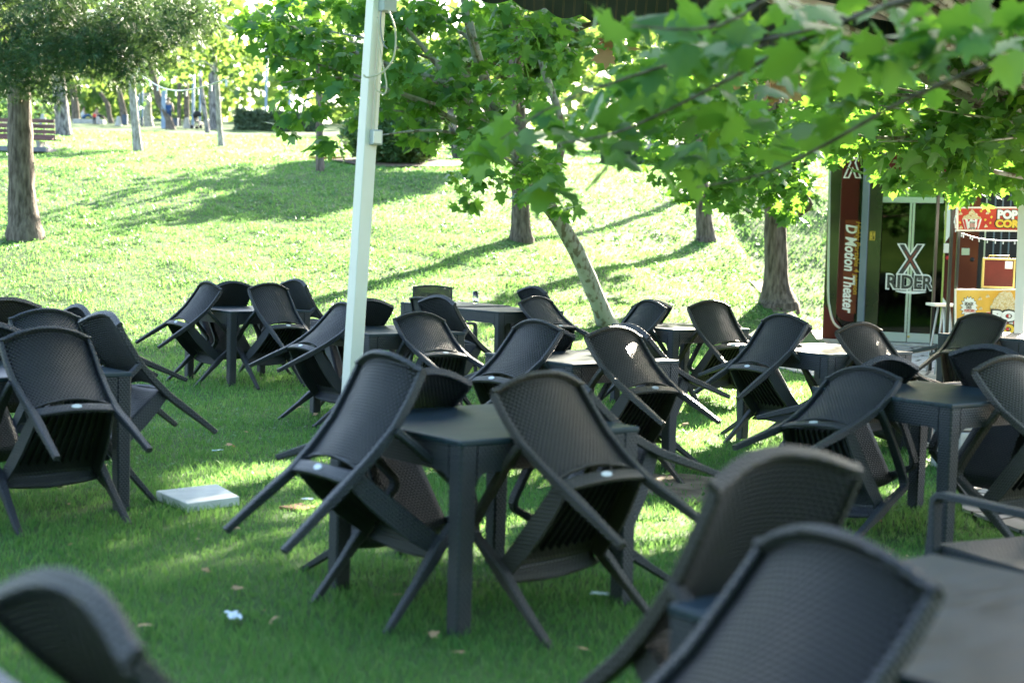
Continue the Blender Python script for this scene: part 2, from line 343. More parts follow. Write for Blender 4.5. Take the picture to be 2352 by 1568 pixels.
# ------------------------------------------------------------------ grass (real blades)
def blades(name, zones, mtl, hidden=None):
    Vs = []; F4 = []; F3 = []; base = 0
    for (y0, y1, dens, h, wd) in zones:
        side = lambda y: .385*y+.9
        area = (side(y0)+side(y1))*(y1-y0); n = int(area*dens)
        Y = y0+(y1-y0)*rng.random(n); X = (rng.random(n)*2-1)*side(y1); k = np.abs(X) < side(Y); X, Y = X[k], Y[k]
        k = ~in_poly(X, Y, PAVE) & ~(in_poly(X, Y, DIRT) & (rng.random(len(X)) < .9)) & ~((X > 4.4) & (X < 5.1) & (Y > 22.3) & (Y < 25.5) & (rng.random(len(X)) < .85))
        X, Y = X[k], Y[k]; n = len(X)
        clump = .75+.35*np.sin(X*5.1+1.3*np.sin(Y*3.7))*np.sin(Y*4.3+X)+.25*(rng.random(n)-.3)
        if y0 > 12: clump = clump+.9*np.clip(np.sin(X*2.3+2.1*np.sin(Y*1.3)+.7*Y)*np.sin(Y*2.9-1.7*np.sin(X*1.9)), 0, 1)**2
        Z = terr(X, Y); H = h*np.clip(clump, .3, 2.2)*(.6+.8*rng.random(n)); Wd = wd*(.7+.6*rng.random(n))
        a = rng.random(n)*2*np.pi; l = rng.random(n)*2*np.pi; lean = H*(.25+.75*rng.random(n))
        dx, dy = np.cos(a)*Wd/2, np.sin(a)*Wd/2; lx, ly = np.cos(l)*lean, np.sin(l)*lean
        V = np.empty((n, 5, 3), np.float32)
        V[:, 0] = np.stack([X-dx, Y-dy, Z-.004], 1); V[:, 1] = np.stack([X+dx, Y+dy, Z-.004], 1)
        V[:, 2] = np.stack([X+dx*.8+lx*.3, Y+dy*.8+ly*.3, Z+H*.55], 1); V[:, 3] = np.stack([X-dx*.8+lx*.3, Y-dy*.8+ly*.3, Z+H*.55], 1)
        V[:, 4] = np.stack([X+lx, Y+ly, Z+H], 1)
        b = base+np.arange(n)[:, None]*5
        F4.append(b+np.array([[0, 1, 2, 3]])); F3.append(b+np.array([[3, 2, 4]])); Vs.append(V.reshape(-1, 3)); base += n*5
    me = np_mesh(name, np.concatenate(Vs), [np.concatenate(F4), np.concatenate(F3)])
    return tag(link(name, me, None, mtl), 'short green lawn grass growing over the flat and the slope', 'grass', kind='stuff')
blades('grass', [(3.2, 6, 4200, .046, .0042), (6, 9, 3000, .043, .0052), (9, 13, 2000, .042, .0065), (13, 19, 1000, .045, .010), (19, 28, 620, .045, .014), (28, 42, 240, .05, .022), (42, 70, 60, .06, .045)], M_grass)

def leaf_template(kind):
    if kind == 'plane':
        half = [(.05, .0), (.20, -.06), (.30, .04), (.50, .02), (.40, .16), (.33, .26), (.47, .34), (.60, .56), (.44, .52), (.27, .50), (.24, .62), (.20, .78), (.08, .82)]
        out = [(0, .03)]+half+[(0, 1.02)]+[(-x, y) for x, y in reversed(half)]
        c = (0, .34)
    elif kind == 'simple':
        out = [(0, 0), (.22, .25), (.26, .55), (0, 1), (-.26, .55), (-.22, .25)]; c = (0, .5)
    elif kind == 'star':
        out = [(0, 0), (.28, -.05), (.5, .15), (.32, .35), (.55, .65), (.22, .62), (0, 1), (-.22, .62), (-.55, .65), (-.32, .35), (-.5, .15), (-.28, -.05)]; c = (0, .35)
    V = np.array([(c[0], c[1], .0)]+[(x, y, -.12*abs(x)*1.6-.10*max(0, y-.3)**2) for x, y in out])
    n = len(out); Fc = np.array([[0, 1+i, 1+(i+1) % n] for i in range(n)])
    return V, Fc
def leaves(P, axis, nrm, size, kind='plane'):
    """P (n,3) stem points; axis, nrm (n,3); returns V, F"""
    T, Fc = leaf_template(kind); n = len(P)
    A = axis/np.linalg.norm(axis, axis=1, keepdims=True)
    Nn = nrm-A*np.sum(nrm*A, 1, keepdims=True); Nn /= np.linalg.norm(Nn, axis=1, keepdims=True)+1e-9; X = np.cross(A, Nn)
    curl = (.3+2.4*rng.random(n)**1.5)[:, None]
    V = P[:, None]+(T[None, :, 0:1]*X[:, None]+T[None, :, 1:2]*A[:, None]+T[None, :, 2:3]*curl[:, :, None]*Nn[:, None])*size[:, None, None]
    Fx = (np.arange(n)[:, None, None]*len(T)+Fc[None]).reshape(-1, 3)
    return V.reshape(-1, 3), Fx
def zplane(px, py, z):
    r = ray(px, py); t = (z-CH)/r.z; return Vector((0, 0, CH))+r*t
GAPS = [(zplane(1510, 1225, 0), .34), (zplane(1560, 1290, 0), .3), (zplane(1350, 1375, 0), .26), (zplane(2235, 1215, 0), .35), (zplane(2130, 905, TH_), .22), (zplane(520, 1100, 0), .30), (zplane(300, 1330, 0), .16), (zplane(1130, 975, TH_), .10), (zplane(1000, 992, TH_), .07), (zplane(1690, 760, .6), .2), (zplane(1850, 800, TH_), .2)]
def open_to_sun(p):
    k = np.ones(len(p), bool); s_ = np.array(sd)
    for c, r in GAPS:
        v = p-np.array(c)[None]; t = v@s_; d = np.linalg.norm(v-t[:, None]*s_[None], axis=1); k &= ~((d < r) & (t > 2.2))
    return k
def crown_mesh(name, clusters, size, kind='plane', down=.7, mtl=M_plane, parent=None, jit=.35):
    """clusters: (x,y,z,r,n)"""
    Ps = []; As = []; Ns = []; Ss = []
    for (x, y, z, r, n) in clusters:
        n = int(n); d = rng.normal(size=(n, 3)); d /= np.linalg.norm(d, axis=1, keepdims=True); rad = r*rng.random(n)**.5
        p = np.array([x, y, z])+d*rad[:, None]*np.array([1, 1, .75])
        ax = d*np.array([1, 1, .3])+rng.normal(size=(n, 3))*.5; ax[:, 2] -= down*(.3+rng.random(n))
        nr = rng.normal(size=(n, 3))*.6+np.array([0, 0, 1.0])+d*.4
        Ps.append(p); As.append(ax); Ns.append(nr); Ss.append(size*(1-jit+2*jit*rng.random(n)))
    Pa = np.concatenate(Ps); k = open_to_sun(Pa); Ps = [Pa[k]]; As = [np.concatenate(As)[k]]; Ns = [np.concatenate(Ns)[k]]; Ss = [np.concatenate(Ss)[k]]
    V, Fx = leaves(np.concatenate(Ps), np.concatenate(As), np.concatenate(Ns), np.concatenate(Ss), kind)
    return link(name, np_mesh(name, V, Fx), parent, mtl)
# broad weeds and clover heads in the lawn
def weeds():
    n = 14000; Y = 8+32*rng.random(n)**.8; X = (rng.random(n)*2-1)*(.385*Y+.5)
    keep = (np.sin(X*1.3+2*np.sin(Y*.6))*np.sin(Y*1.1+X*.4) > .05) & ~in_poly(X, Y, PAVE) | (rng.random(n) < .12); X, Y = X[keep], Y[keep]
    k = ~in_poly(X, Y, PAVE); X, Y = X[k], Y[k]; m = 5; n = len(X)
    P = np.repeat(np.stack([X, Y, terr(X, Y)+.01], 1), m, 0)+rng.normal(size=(n*m, 3))*[.03, .03, .0]
    P[:, 2] += .02*rng.random(n*m)
    A = rng.normal(size=(n*m, 3)); A[:, 2] = .35+.8*rng.random(n*m); Nn = rng.normal(size=(n*m, 3))*.3+[0, 0, 1]
    V, Fx = leaves(P, A, Nn, (.022+.035*rng.random(n*m))*np.clip(P[:, 1]/18, .7, 1.6), 'simple')
    tag(link('lawn_weeds', np_mesh('lawn_weeds', V, Fx), None, M_weed), 'patches of broad leaved weeds and clover among the grass', 'weeds', kind='stuff')
weeds()

# ------------------------------------------------------------------ tables
TABLES = {'A': (-0.179, 5.29, 0.685), 'B': (-2.73, 6.979, 0.721), 'C': (-2.763, 13.912, 0.718), 'D': (-1.122, 11.15, 0.659), 'E': (-0.149, 15.313, 0.683), 'F': (0.381, 8.869, 0.653), 'G': (1.459, 12.896, 0.574), 'H': (2.298, 10.295, 0.611), 'I': (2.212, 7.092, 0.626), 'J': (4.644, 12.811, 0.695), 'K': (0.921, 2.221, 0.671), 'M': (-3.381, 9.033, 0.672), 'L': (-1.02, 1.09, .671)}
TABLES['N'] = (-.149-.94*math.sin(.683), 15.313+.94*math.cos(.683), .683)
TA, TH = .93, .75
TL = {'A': 'dark square woven plastic table with dappled light in the centre foreground', 'B': 'dark square woven table behind the nearest chair on the left', 'C': 'dark square woven table in the left middle distance between four chairs',
      'D': 'dark square woven table just behind the white post', 'E': 'dark square woven table with its long edge bare, under the leaning tree', 'N': 'woven table joined end to end with the bare edged one, carrying the glass',
      'F': 'dark square woven table right behind the front centre table', 'G': 'dark square woven table beside the foot of the leaning tree', 'H': 'dark square woven table on the lawn in front of the dark glass door',
      'I': 'dark square woven table with a bright sun patch at the right', 'J': 'dark woven table in front of the yellow popcorn sign', 'K': 'large blurred table top at the bottom right corner',
      'M': 'woven table hidden behind the chairs at the left edge', 'L': 'woven table at the bottom left corner behind the blurred chair back'}
def make_table():
    root = empty('square_table')
    mb = MB(); a = TA
    mb.box((a/2, a/2, TH-.012), (a, a, .024), bev=.006); mb.build('tabletop', M_top, root)
    ah = .105; lw = .082
    def apron(k):
        m = MB(); n = 10; r = .05; L0, L1 = lw, a-lw; z1 = TH-.024; z0 = z1-ah
        poly = [(L0, z1), (L1, z1), (L1, z0-r)]+[(L1-r+r*math.cos(t), z0-r+r*math.sin(t)) for t in np.linspace(0, math.pi/2, 7)[1:]]+[(L0+r-r*math.sin(t), z0-r+r*math.cos(t)) for t in np.linspace(0, math.pi/2, 7)]
        d0, d1 = .003, .02
        f = {0: lambda u, v, d: (u, d, v), 1: lambda u, v, d: (a-d, u, v), 2: lambda u, v, d: (u, a-d, v), 3: lambda u, v, d: (d, u, v)}[k]
        m.prism(poly, d0, d1, f); return m
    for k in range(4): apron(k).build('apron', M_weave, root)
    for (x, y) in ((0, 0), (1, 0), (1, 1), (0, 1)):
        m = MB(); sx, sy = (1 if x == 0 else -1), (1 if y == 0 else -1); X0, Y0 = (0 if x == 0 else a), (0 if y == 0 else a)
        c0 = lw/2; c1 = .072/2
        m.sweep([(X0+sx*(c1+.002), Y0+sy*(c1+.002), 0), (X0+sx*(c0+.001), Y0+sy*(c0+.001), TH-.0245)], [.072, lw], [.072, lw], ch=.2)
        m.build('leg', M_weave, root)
    return root
def copy_tree(o, parent=None):
    c = o.copy(); COL.objects.link(c)
    if parent is not None: c.parent = parent
    for ch in list(o.children): copy_tree(ch, c)
    return c
proto_t = make_table(); used = False; TOB = {}
for k, (x, y, an) in TABLES.items():
    t = proto_t if not used else copy_tree(proto_t); used = True
    z = max(0, tz(x, y)); t.location = (x, y, z); t.rotation_euler = (0, 0, an)
    tag(t, TL[k], 'table', 'square woven tables on the lawn'); TOB[k] = t

# ------------------------------------------------------------------ chairs
def yr(z): return float(np.interp(z, [0, .18, .34, .47, .62, .76, .878], [-.542, -.508, -.476, -.460, -.456, -.476, -.503]))
def xr(z): return float(np.interp(z, [0, .18, .34, .47, .62, .76, .878], [.232, .222, .210, .216, .226, .230, .226]))
def sag(z): return float(np.interp(z, [.35, .6, .88], [.022, .048, .062]))
def zt(u): return .864+.020*(1-u*u)
def make_chair():
    root = empty('armchair')
    # backrest: open woven panel inside a raised rim
    mb = MB()
    def pan(off):
        def f(a, b):
            u = (a*2-1); zb = .420+.024*(1-u*u); z = zb+(zt(u)-zb)*b
            return (u*(xr(z)-.004), yr(z)-sag(z)*(1-u*u)+off, z)
        return f
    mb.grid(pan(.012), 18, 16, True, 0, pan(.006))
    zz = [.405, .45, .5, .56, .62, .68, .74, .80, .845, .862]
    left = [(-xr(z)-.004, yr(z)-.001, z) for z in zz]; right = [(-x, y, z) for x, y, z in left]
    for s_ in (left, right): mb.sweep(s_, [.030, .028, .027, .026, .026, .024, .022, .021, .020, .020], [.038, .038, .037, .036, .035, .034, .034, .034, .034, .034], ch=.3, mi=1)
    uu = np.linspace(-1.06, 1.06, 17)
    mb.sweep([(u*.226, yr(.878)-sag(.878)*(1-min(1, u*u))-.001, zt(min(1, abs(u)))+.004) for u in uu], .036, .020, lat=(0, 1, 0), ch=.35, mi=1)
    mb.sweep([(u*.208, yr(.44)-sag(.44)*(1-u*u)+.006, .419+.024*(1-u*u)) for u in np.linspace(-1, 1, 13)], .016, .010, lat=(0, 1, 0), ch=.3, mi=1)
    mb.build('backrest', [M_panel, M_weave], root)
    # cross bar under the slot, oval badge
    mb = MB()
    def cb(off):
        def f(a, b):
            u = a*2-1; z = .340+.056*b; return (u*(xr(z)-.002), yr(z)-sag(.35)*(1-u*u)+off, z)
        return f
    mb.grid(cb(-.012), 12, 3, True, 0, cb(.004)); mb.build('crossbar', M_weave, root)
    mb = MB(); n = 20; yb = yr(.374)-sag(.35)-.0125
    vs = [(0, yb-.002, .374)]+[(.026*math.cos(t), yb-.002+.0, .374+.013*math.sin(t)) for t in np.linspace(0, 2*math.pi, n, endpoint=False)]+[(.028*math.cos(t), yb+.002, .374+.015*math.sin(t)) for t in np.linspace(0, 2*math.pi, n, endpoint=False)]
    fs = [(0, 1+(i+1) % n, 1+i) for i in range(n)]+[(1+i, 1+(i+1) % n, 1+n+(i+1) % n, 1+n+i) for i in range(n)]
    mb.add(vs, fs); mb.build('badge', M_badge, root)
    # rear legs
    for s in (-1, 1):
        zz = [0, .06, .12, .18, .26, .34, .41]
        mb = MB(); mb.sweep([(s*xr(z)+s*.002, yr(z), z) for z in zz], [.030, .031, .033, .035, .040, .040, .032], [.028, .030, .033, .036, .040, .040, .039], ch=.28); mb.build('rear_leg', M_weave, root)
    # seat
    mb = MB()
    def hw(t): return .198+.050*t
    def top(dz):
        def f(a, b):
            u = a*2-1
            if b <= .8: t = b/.8; y = -.462+.462*t; z = .418+.018*t-.014*(1-u*u)*math.sin(math.pi*min(1, t*.9+.1)); x = u*hw(t); return (x, y+(0 if t < 1 else .002), z-dz)
            q = (b-.8)/.2; an = q*math.pi/2
            zlow = .362-.016*(1-u*u); return (u*hw(1), (.03-dz)*math.sin(an)+.012*(1-u*u)*q, .436-dz*(1-q)-(.436-zlow)*(1-math.cos(an)))
        return f
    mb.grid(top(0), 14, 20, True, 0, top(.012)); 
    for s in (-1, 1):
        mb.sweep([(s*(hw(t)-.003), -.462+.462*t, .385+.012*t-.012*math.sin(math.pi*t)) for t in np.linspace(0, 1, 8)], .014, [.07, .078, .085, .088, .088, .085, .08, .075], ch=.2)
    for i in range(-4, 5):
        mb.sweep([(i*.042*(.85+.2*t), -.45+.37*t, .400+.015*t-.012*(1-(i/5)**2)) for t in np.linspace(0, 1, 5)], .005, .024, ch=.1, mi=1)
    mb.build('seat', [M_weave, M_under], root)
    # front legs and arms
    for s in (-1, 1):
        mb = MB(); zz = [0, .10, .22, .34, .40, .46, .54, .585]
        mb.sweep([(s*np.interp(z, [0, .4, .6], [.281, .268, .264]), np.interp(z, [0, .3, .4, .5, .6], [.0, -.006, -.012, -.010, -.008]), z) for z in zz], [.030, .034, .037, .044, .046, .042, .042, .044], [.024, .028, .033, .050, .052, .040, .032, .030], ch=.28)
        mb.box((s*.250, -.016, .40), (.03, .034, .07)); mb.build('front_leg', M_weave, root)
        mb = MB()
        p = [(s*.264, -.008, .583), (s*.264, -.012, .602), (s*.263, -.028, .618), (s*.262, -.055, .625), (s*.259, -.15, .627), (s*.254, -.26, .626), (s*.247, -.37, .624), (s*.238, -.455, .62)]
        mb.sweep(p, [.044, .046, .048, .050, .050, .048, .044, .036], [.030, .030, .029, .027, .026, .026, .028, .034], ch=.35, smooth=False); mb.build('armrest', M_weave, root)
    return root
CHAIRS = {'A1L': (-0.62, 5.521, -0.916, 0.712, -0.017), 'A3R': (0.392, 5.37, 0.707, 0.952, -0.022), 'A2BL': (-0.719, 6.524, -2.345, 1.064, -0.007), 'A4BR': (0.603, 6.427, -4.082, 1.045, 0.014), 'B1R': (-2.151, 7.021, 0.705, 0.919, -0.008), 'B2BR': (-2.143, 8.025, -3.977, 0.72, 0.022), 'B4BL': (-3.216, 8.204, -2.436, 0.975, 0.001), 'M1R': (-2.825, 9.078, 0.674, 0.978, -0.006), 'M2BL': (-3.779, 10.292, -2.465, 0.885, 0.002), 'M3BR': (-2.716, 10.156, -4.008, 0.959, 0.018), 'C1L': (-3.29, 14.066, -0.851, 0.84, 0.028), 'C3R': (-2.257, 13.99, 0.779, 0.827, 0.021), 'C2BL': (-3.158, 15.133, -2.406, 0.878, -0.002), 'C4BR': (-2.183, 15.075, -3.979, 0.708, -0.005), 'D1L': (-1.723, 11.361, -0.899, 0.993, -0.006), 'D2BL': (-1.474, 12.392, -2.474, 0.948, -0.004), 'D3R': (-0.475, 11.058, 0.589, 1.103, 0.033), 'D4BR': (-0.443, 12.27, -3.969, 0.809, 0.001), 'E3R': (0.595, 15.233, 0.661, 1.103, -0.016), 'E2BR': (0.478, 16.438, -3.98, 0.892, 0.001), 'F1L': (-0.11, 9.073, -0.848, 0.927, -0.029), 'F2BL': (-0.067, 10.149, -2.523, 1.076, -0.001), 'F3R': (0.894, 8.719, 0.671, 0.964, 0.023), 'F4BR': (1.164, 9.994, -4.107, 1.011, -0.005), 'G1L': (0.954, 13.118, -1.025, 0.924, 0.018), 'G2BL': (1.126, 14.212, -2.585, 0.974, 0.002), 'G3R': (2.003, 12.92, 0.499, 0.868, -0.029), 'G4BR': (2.314, 13.965, -4.1, 1.031, -0.017), 'H1L': (1.796, 10.589, -0.969, 0.873, -0.017), 'H2BL': (1.91, 11.53, -2.487, 1.012, 0.01), 'H3R': (2.851, 10.295, 0.569, 0.987, -0.015), 'H4BR': (3.298, 11.195, -3.916, 1.399, -0.113), 'I1L': (1.505, 7.21, -0.839, 1.16, -0.084), 'I2BL': (1.818, 8.429, -2.568, 1.096, -0.019), 'I3R': (2.853, 7.123, 0.515, 0.98, -0.038), 'I4BR': (2.963, 8.188, -4.037, 0.922, 0.001), 'J1L': (4.082, 12.937, -0.757, 1.012, -0.023), 'J2BL': (4.211, 14.111, -2.474, 1.122, -0.031), 'K1BL': (0.551, 3.18, -2.473, 0.637, 0.005), 'K2L': (0.28, 2.324, -1.085, 0.924, -0.038)}
CHAIRS.update({'E1U': (-.96, 16.85, math.pi+.05, 0, 0), 'E4U': (-.56, 15.4, -.87, 0, 0), 'R1U': (1.80, 5.28, .45, 0, 0), 'L1BR': (-0.337, 2.307, -3.966, 0.944, 0.035), 'P1R': (-2.35, 4.95, .62, .93, 0)})
CL = {'A1L': 'tilted woven armchair on the left of the front centre table, rear legs pointing left', 'A3R': 'tilted woven armchair on the right of the front centre table, brownish curved back',
 'A2BL': 'armchair on the far left side of the front centre table, dark inner back facing us', 'A4BR': 'armchair on the far right of the front centre table, hidden behind the brownish chair back',
 'B1R': 'large armchair nearest the left edge, leaning with oval badge facing us', 'B2BR': 'armchair facing left beside the leg of the left table, rear legs out to the right', 'B4BL': 'armchair cut by the left edge, pale top rim just above the nearest left chair',
 'M1R': 'armchair back seen between the nearest left chair and the one facing left', 'M2BL': 'armchair with perforated dark inner back at the left edge, highest of that cluster', 'M3BR': 'small rounded armchair top peeking out at the back of the left cluster',
 'C1L': 'leftmost tilted armchair of the table standing alone in the left middle distance', 'C3R': 'tilted armchair in front on the right of the left middle distance table', 'C2BL': 'armchair with see-through inner back between two chairs at the left middle table', 'C4BR': 'armchair facing left at the far right of the left middle distance table',
 'D1L': 'tilted armchair partly hidden by the white post, rear legs pointing left', 'D2BL': 'dark armchair back just to the right of the white post', 'D3R': 'tilted armchair with sun glint on its back, right of the white post', 'D4BR': 'armchair facing left behind the one with the sun glint',
 'E3R': 'tilted armchair at the right side of the table carrying the glass', 'E2BR': 'farthest rounded armchair top, at the right behind the glass', 'E1U': 'upright armchair with perforated flat topped back, farthest back by the glass', 'E4U': 'upright armchair at the near side of the bare edged table, arm visible',
 'F1L': 'bluish tilted armchair in the middle, left of the second centre table', 'F2BL': 'dark armchair corner showing behind the bluish middle chair', 'F3R': 'brownish tilted armchair right of the second centre table, both rear legs out', 'F4BR': 'armchair with pale top rim behind the brownish middle chair',
 'G1L': 'small tilted armchair right beside the foot of the leaning tree', 'G2BL': 'armchair corner behind the small one beside the leaning tree', 'G3R': 'brown tilted armchair left of the big flared tree trunk', 'G4BR': 'armchair mostly hidden behind the brown one near the flared trunk',
 'H1L': 'blue grey tilted armchair with oval badge, centre right', 'H2BL': 'armchair hidden behind the blue grey one at centre right, only edge and leg showing', 'H3R': 'tilted armchair in front of the dark glass door', 'H4BR': 'armchair with sunlit rear legs lying behind the sun patched table',
 'I1L': 'large tilted armchair left of the sun patched table, rear legs toward us', 'I2BL': 'armchair with glowing perforated inner back and sunlit rim, right of centre', 'I3R': 'tilted armchair cut by the right edge with coarse brown weave', 'I4BR': 'wide dark armchair back at the right edge behind the table',
 'J1L': 'brown tilted armchair in front of the yellow popcorn sign', 'J2BL': 'armchair behind the brown one by the popcorn sign, seat edge pointing left', 'K1BL': 'big brown armchair back with glinting top rim at lower right', 'K2L': 'largest blurred armchair at the bottom right, seen from behind',
 'R1U': 'upright armchair at the right edge with sunlit armrest', 'L1BR': 'blurred armchair back in the bottom left corner', 'P1R': 'armchair at the left edge with only the tip of one leg in view'}
proto_c = make_chair(); used = False
BROWN = {'A3R', 'F3R', 'G3R', 'J1L', 'H3R', 'K1BL', 'I3R', 'M2BL'}
def browned(root):
    for o in root.children:
        if not any(m in (M_weave, M_panel) for m in o.data.materials): continue
        if o.data.name not in bcache:
            d = o.data.copy(); bcache[o.data.name] = d
            for i, m in enumerate(d.materials):
                if m == M_weave: d.materials[i] = M_weave_b
                if m == M_panel: d.materials[i] = M_panel_b
        o.data = bcache[o.data.name]
bcache = {}
for k, (x, y, yaw, tilt, roll) in CHAIRS.items():
    c = proto_c if not used else copy_tree(proto_c); used = True
    z = tz(x, y) if tilt == 0 else 0
    c.location = (x, y, z)
    c.rotation_mode = 'XYZ'
    c.rotation_euler = (Matrix.Rotation(yaw, 3, 'Z') @ Matrix.Rotation(roll, 3, 'Y') @ Matrix.Rotation(-tilt, 3, 'X')).to_euler()
    tag(c, CL[k], 'chair', 'woven plastic armchairs round the lawn tables')
    if k in BROWN: browned(c)
    q_ = random.uniform(.75, 1.35) if k not in ('K1BL', 'K2L', 'L1BR') else .6; q2 = random.uniform(-.06, .06)
    for ch in c.children: ch.color = (q_*(1+q2), q_, q_*(1-q2), 1)

# ------------------------------------------------------------------ trees
def rebase(root, *objs):
    T = Matrix.Translation(-Vector(root.location))
    for o in objs: o.data.transform(T)
def clus(ells, ylo, yhi, dens, r, nleaf):
    """ellipses (cx,cy,rx,ry[,n]) in photo pixels, filled through a real depth range -> clusters"""
    out = []
    for e in ells:
        cx, cy, rx, ry = e[:4]; n = max(1, int(dens*rx*ry/1000*(e[4] if len(e) > 4 else 1)))
        for _ in range(n):
            a = random.random()*2*math.pi; q = math.sqrt(random.random())
            p = W(cx+rx*q*math.cos(a), cy+ry*q*math.sin(a), random.uniform(ylo, yhi)); out.append((p.x, p.y, p.z, r, nleaf))
    return out
def blob(cx, cy, cz, rx, ry, rz, n, r, nleaf):  # leaf clusters for unseen crown masses, added to cast shade
    out = []
    for _ in range(n):
        d = Vector((random.gauss(0, 1), random.gauss(0, 1), random.gauss(0, 1))).normalized()*random.random()**.4
        out.append((cx+d.x*rx, cy+d.y*ry, cz+d.z*rz, r, nleaf))
    return out
def tpath(pts, Y, dY=0):
    """pts (px,py,widthpx) -> smooth world path, radii"""
    P = []; Rr = []
    n = len(pts)
    for i in range(n-1):
        for k in range(4):
            t = k/4; a = pts[max(i-1, 0)]; b = pts[i]; c = pts[i+1]; d = pts[min(i+2, n-1)]
            q = [.5*((2*b[j])+(-a[j]+c[j])*t+(2*a[j]-5*b[j]+4*c[j]-d[j])*t*t+(-a[j]+3*b[j]-3*c[j]+d[j])*t**3) for j in range(3)]
            yy = Y+dY*(i+t)/(n-1); P.append(W(q[0], q[1], yy)); Rr.append(q[2]/2*yy/F)
    q = pts[-1]; yy = Y+dY; P.append(W(q[0], q[1], yy)); Rr.append(q[2]/2*yy/F)
    return P, Rr
def limb(mb, a, b, r0, r1, sagz=.0, seg=6, nz=.04):
    a = Vector(a); b = Vector(b); P = []; n = 7
    side = Vector((random.uniform(-1, 1), random.uniform(-1, 1), random.uniform(-.4, .6)))*(b-a).length*.07
    for i in range(n):
        t = i/(n-1); P.append(a.lerp(b, t)+side*math.sin(math.pi*t)+Vector((0, 0, sagz*math.sin(math.pi*t))))
    mb.tube(P, [r0+(r1-r0)*(i/(n-1)) for i in range(n)], seg, True, nz=nz)
def tree(name, label, cat, pts, Y, dY, bark, clusters, size, kind, leafm, group=None, flare=1.5, twig=.25, down=.7, sink=.25, tr=(.02, .006), extra=None, seg=14, tip=None):
    P, Rr = tpath(pts, Y, dY)
    base = Vector((P[0].x, P[0].y, tz(P[0].x, P[0].y)))
    root = empty(name, base, label=label, cat=cat, group=group)
    P = [Vector((P[0].x, P[0].y, base.z-sink)), Vector((P[0].x, P[0].y, base.z+.03))]+[p for p in P[1:]]
    Rr = [Rr[0]*flare*1.05, Rr[0]*flare]+[r*(1+(flare-1)*math.exp(-max(0, (p.z-base.z))/.28)) for p, r in zip(P[2:], Rr[1:])]
    mb = MB(); mb.tube(P, Rr, seg, True, nz=.05)
    top = P[-1]
    if extra:
        for (q, yy) in extra:
            PP, RR = tpath(q, yy[0], yy[1]); mb.tube(PP, RR, 8, True, nz=.05)
    for c in clusters:
        if random.random() < twig:
            # twig leaves the trunk at a height a little below the cluster
            cc = Vector(c[:3]); j = min(range(len(P)//2, len(P)), key=lambda i: abs(P[i].z-(cc.z-.25*(cc-P[i]).length))+random.random()*.3)
            limb(mb, P[j], cc, min(Rr[j]*.45, tr[0]*(1+.4*(cc-P[j]).length)), tr[1], .12)
    tk = mb.build('trunk', bark, root); o = [tk]
    if clusters:
        cr_ = crown_mesh('crown', clusters, size, kind, down, leafm, root); o.append(cr_)
    rebase(root, *o)
    return root
G_P = 'plane trees of the slope'
# leaning plane tree with the wide leafy crown
E6 = [(640, 50, 100, 70), (700, 130, 130, 80), (610, 235, 55, 30, .7), (720, 245, 70, 30), (830, 100, 70, 110), (800, 200, 50, 45), (930, 60, 80, 90), (970, 190, 60, 70), (965, 340, 40, 35, .6), (1010, 270, 80, 70), (1080, 180, 100, 100), (1150, 60, 120, 80), (1250, 120, 80, 100), (1110, 310, 90, 60), (1080, 420, 48, 42), (1150, 390, 50, 30), (1240, 365, 85, 45), (1290, 450, 42, 32), (1205, 450, 14, 25), (570, 60, 40, 60), (880, 250, 60, 60), (655, 290, 12, 10, 4), (755, 325, 12, 8, 4)]
c6 = clus(E6, 16.6, 19.6, 1.25, .24, 18)+blob(-1.2, 18.6, 5.9, 2.6, 1.6, 1.0, 60, .5, 16)
tree('plane_tree', 'leaning plane tree with pale patchy trunk beside the middle chairs', 'tree',
     [(1398, 756, 46), (1372, 690, 39), (1325, 580, 37), (1272, 490, 34), (1225, 430, 30), (1180, 330, 30), (1120, 200, 26), (1085, 90, 22), (1060, -40, 18)], GH(1398, 752).y, 18.2-GH(1398, 752).y, M_bark_plane, c6, .16, 'plane', M_plane, G_P, 1.1, .10,
     extra=[([(1200, 380, 22), (1090, 250, 17), (980, 120, 13), (930, 60, 6)], (18.3, -.6)), ([(1130, 230, 16), (900, 150, 9), (760, 150, 5)], (18.2, -.8)), ([(1260, 470, 22), (1290, 300, 20), (1240, 120, 16), (1260, -20, 12)], (18.6, .5)), ([(1180, 330, 12), (1000, 300, 7), (880, 310, 4)], (18.2, -1)), ([(1000, 240, 8), (800, 180, 6), (650, 190, 3)], (17.8, -1))])
c7 = clus([(1120, 240, 110, 60), (1270, 250, 90, 80), (1000, 120, 80, 60), (1330, 160, 80, 80), (1200, 330, 60, 30)], 22.5, 25, .6, .3, 18)+blob(1.4, 24.0, 6.7, 3.3, 2.4, 1.5, 150, .6, 16)
tree('plane_tree', 'straight brown trunked plane tree right behind the leaning one', 'tree', [(1197, 553, 44), (1196, 500, 40), (1195, 420, 38), (1192, 300, 36), (1185, 120, 32), (1190, -60, 26)], GH(1197, 553).y, 0, M_bark, c7, .2, 'plane', M_plane, G_P, 1.35, .25)
c8 = clus([(1600, 420, 70, 40), (1540, 340, 80, 50), (1650, 330, 80, 50), (1500, 250, 90, 60)], 26, 29, .6, .3, 16)+blob(4.6, 28.0, 6.9, 2.9, 2.4, 1.4, 90, .6, 16)
tree('plane_tree', 'plane tree on the slope casting its shadow between the leaning and the flared trunk', 'tree', [(1622, 556, 42), (1618, 510, 37), (1612, 440, 34), (1604, 300, 30), (1600, 100, 26)], GH(1622, 553).y, 0, M_bark, c8, .2, 'plane', M_plane, G_P, 1.2, .25)
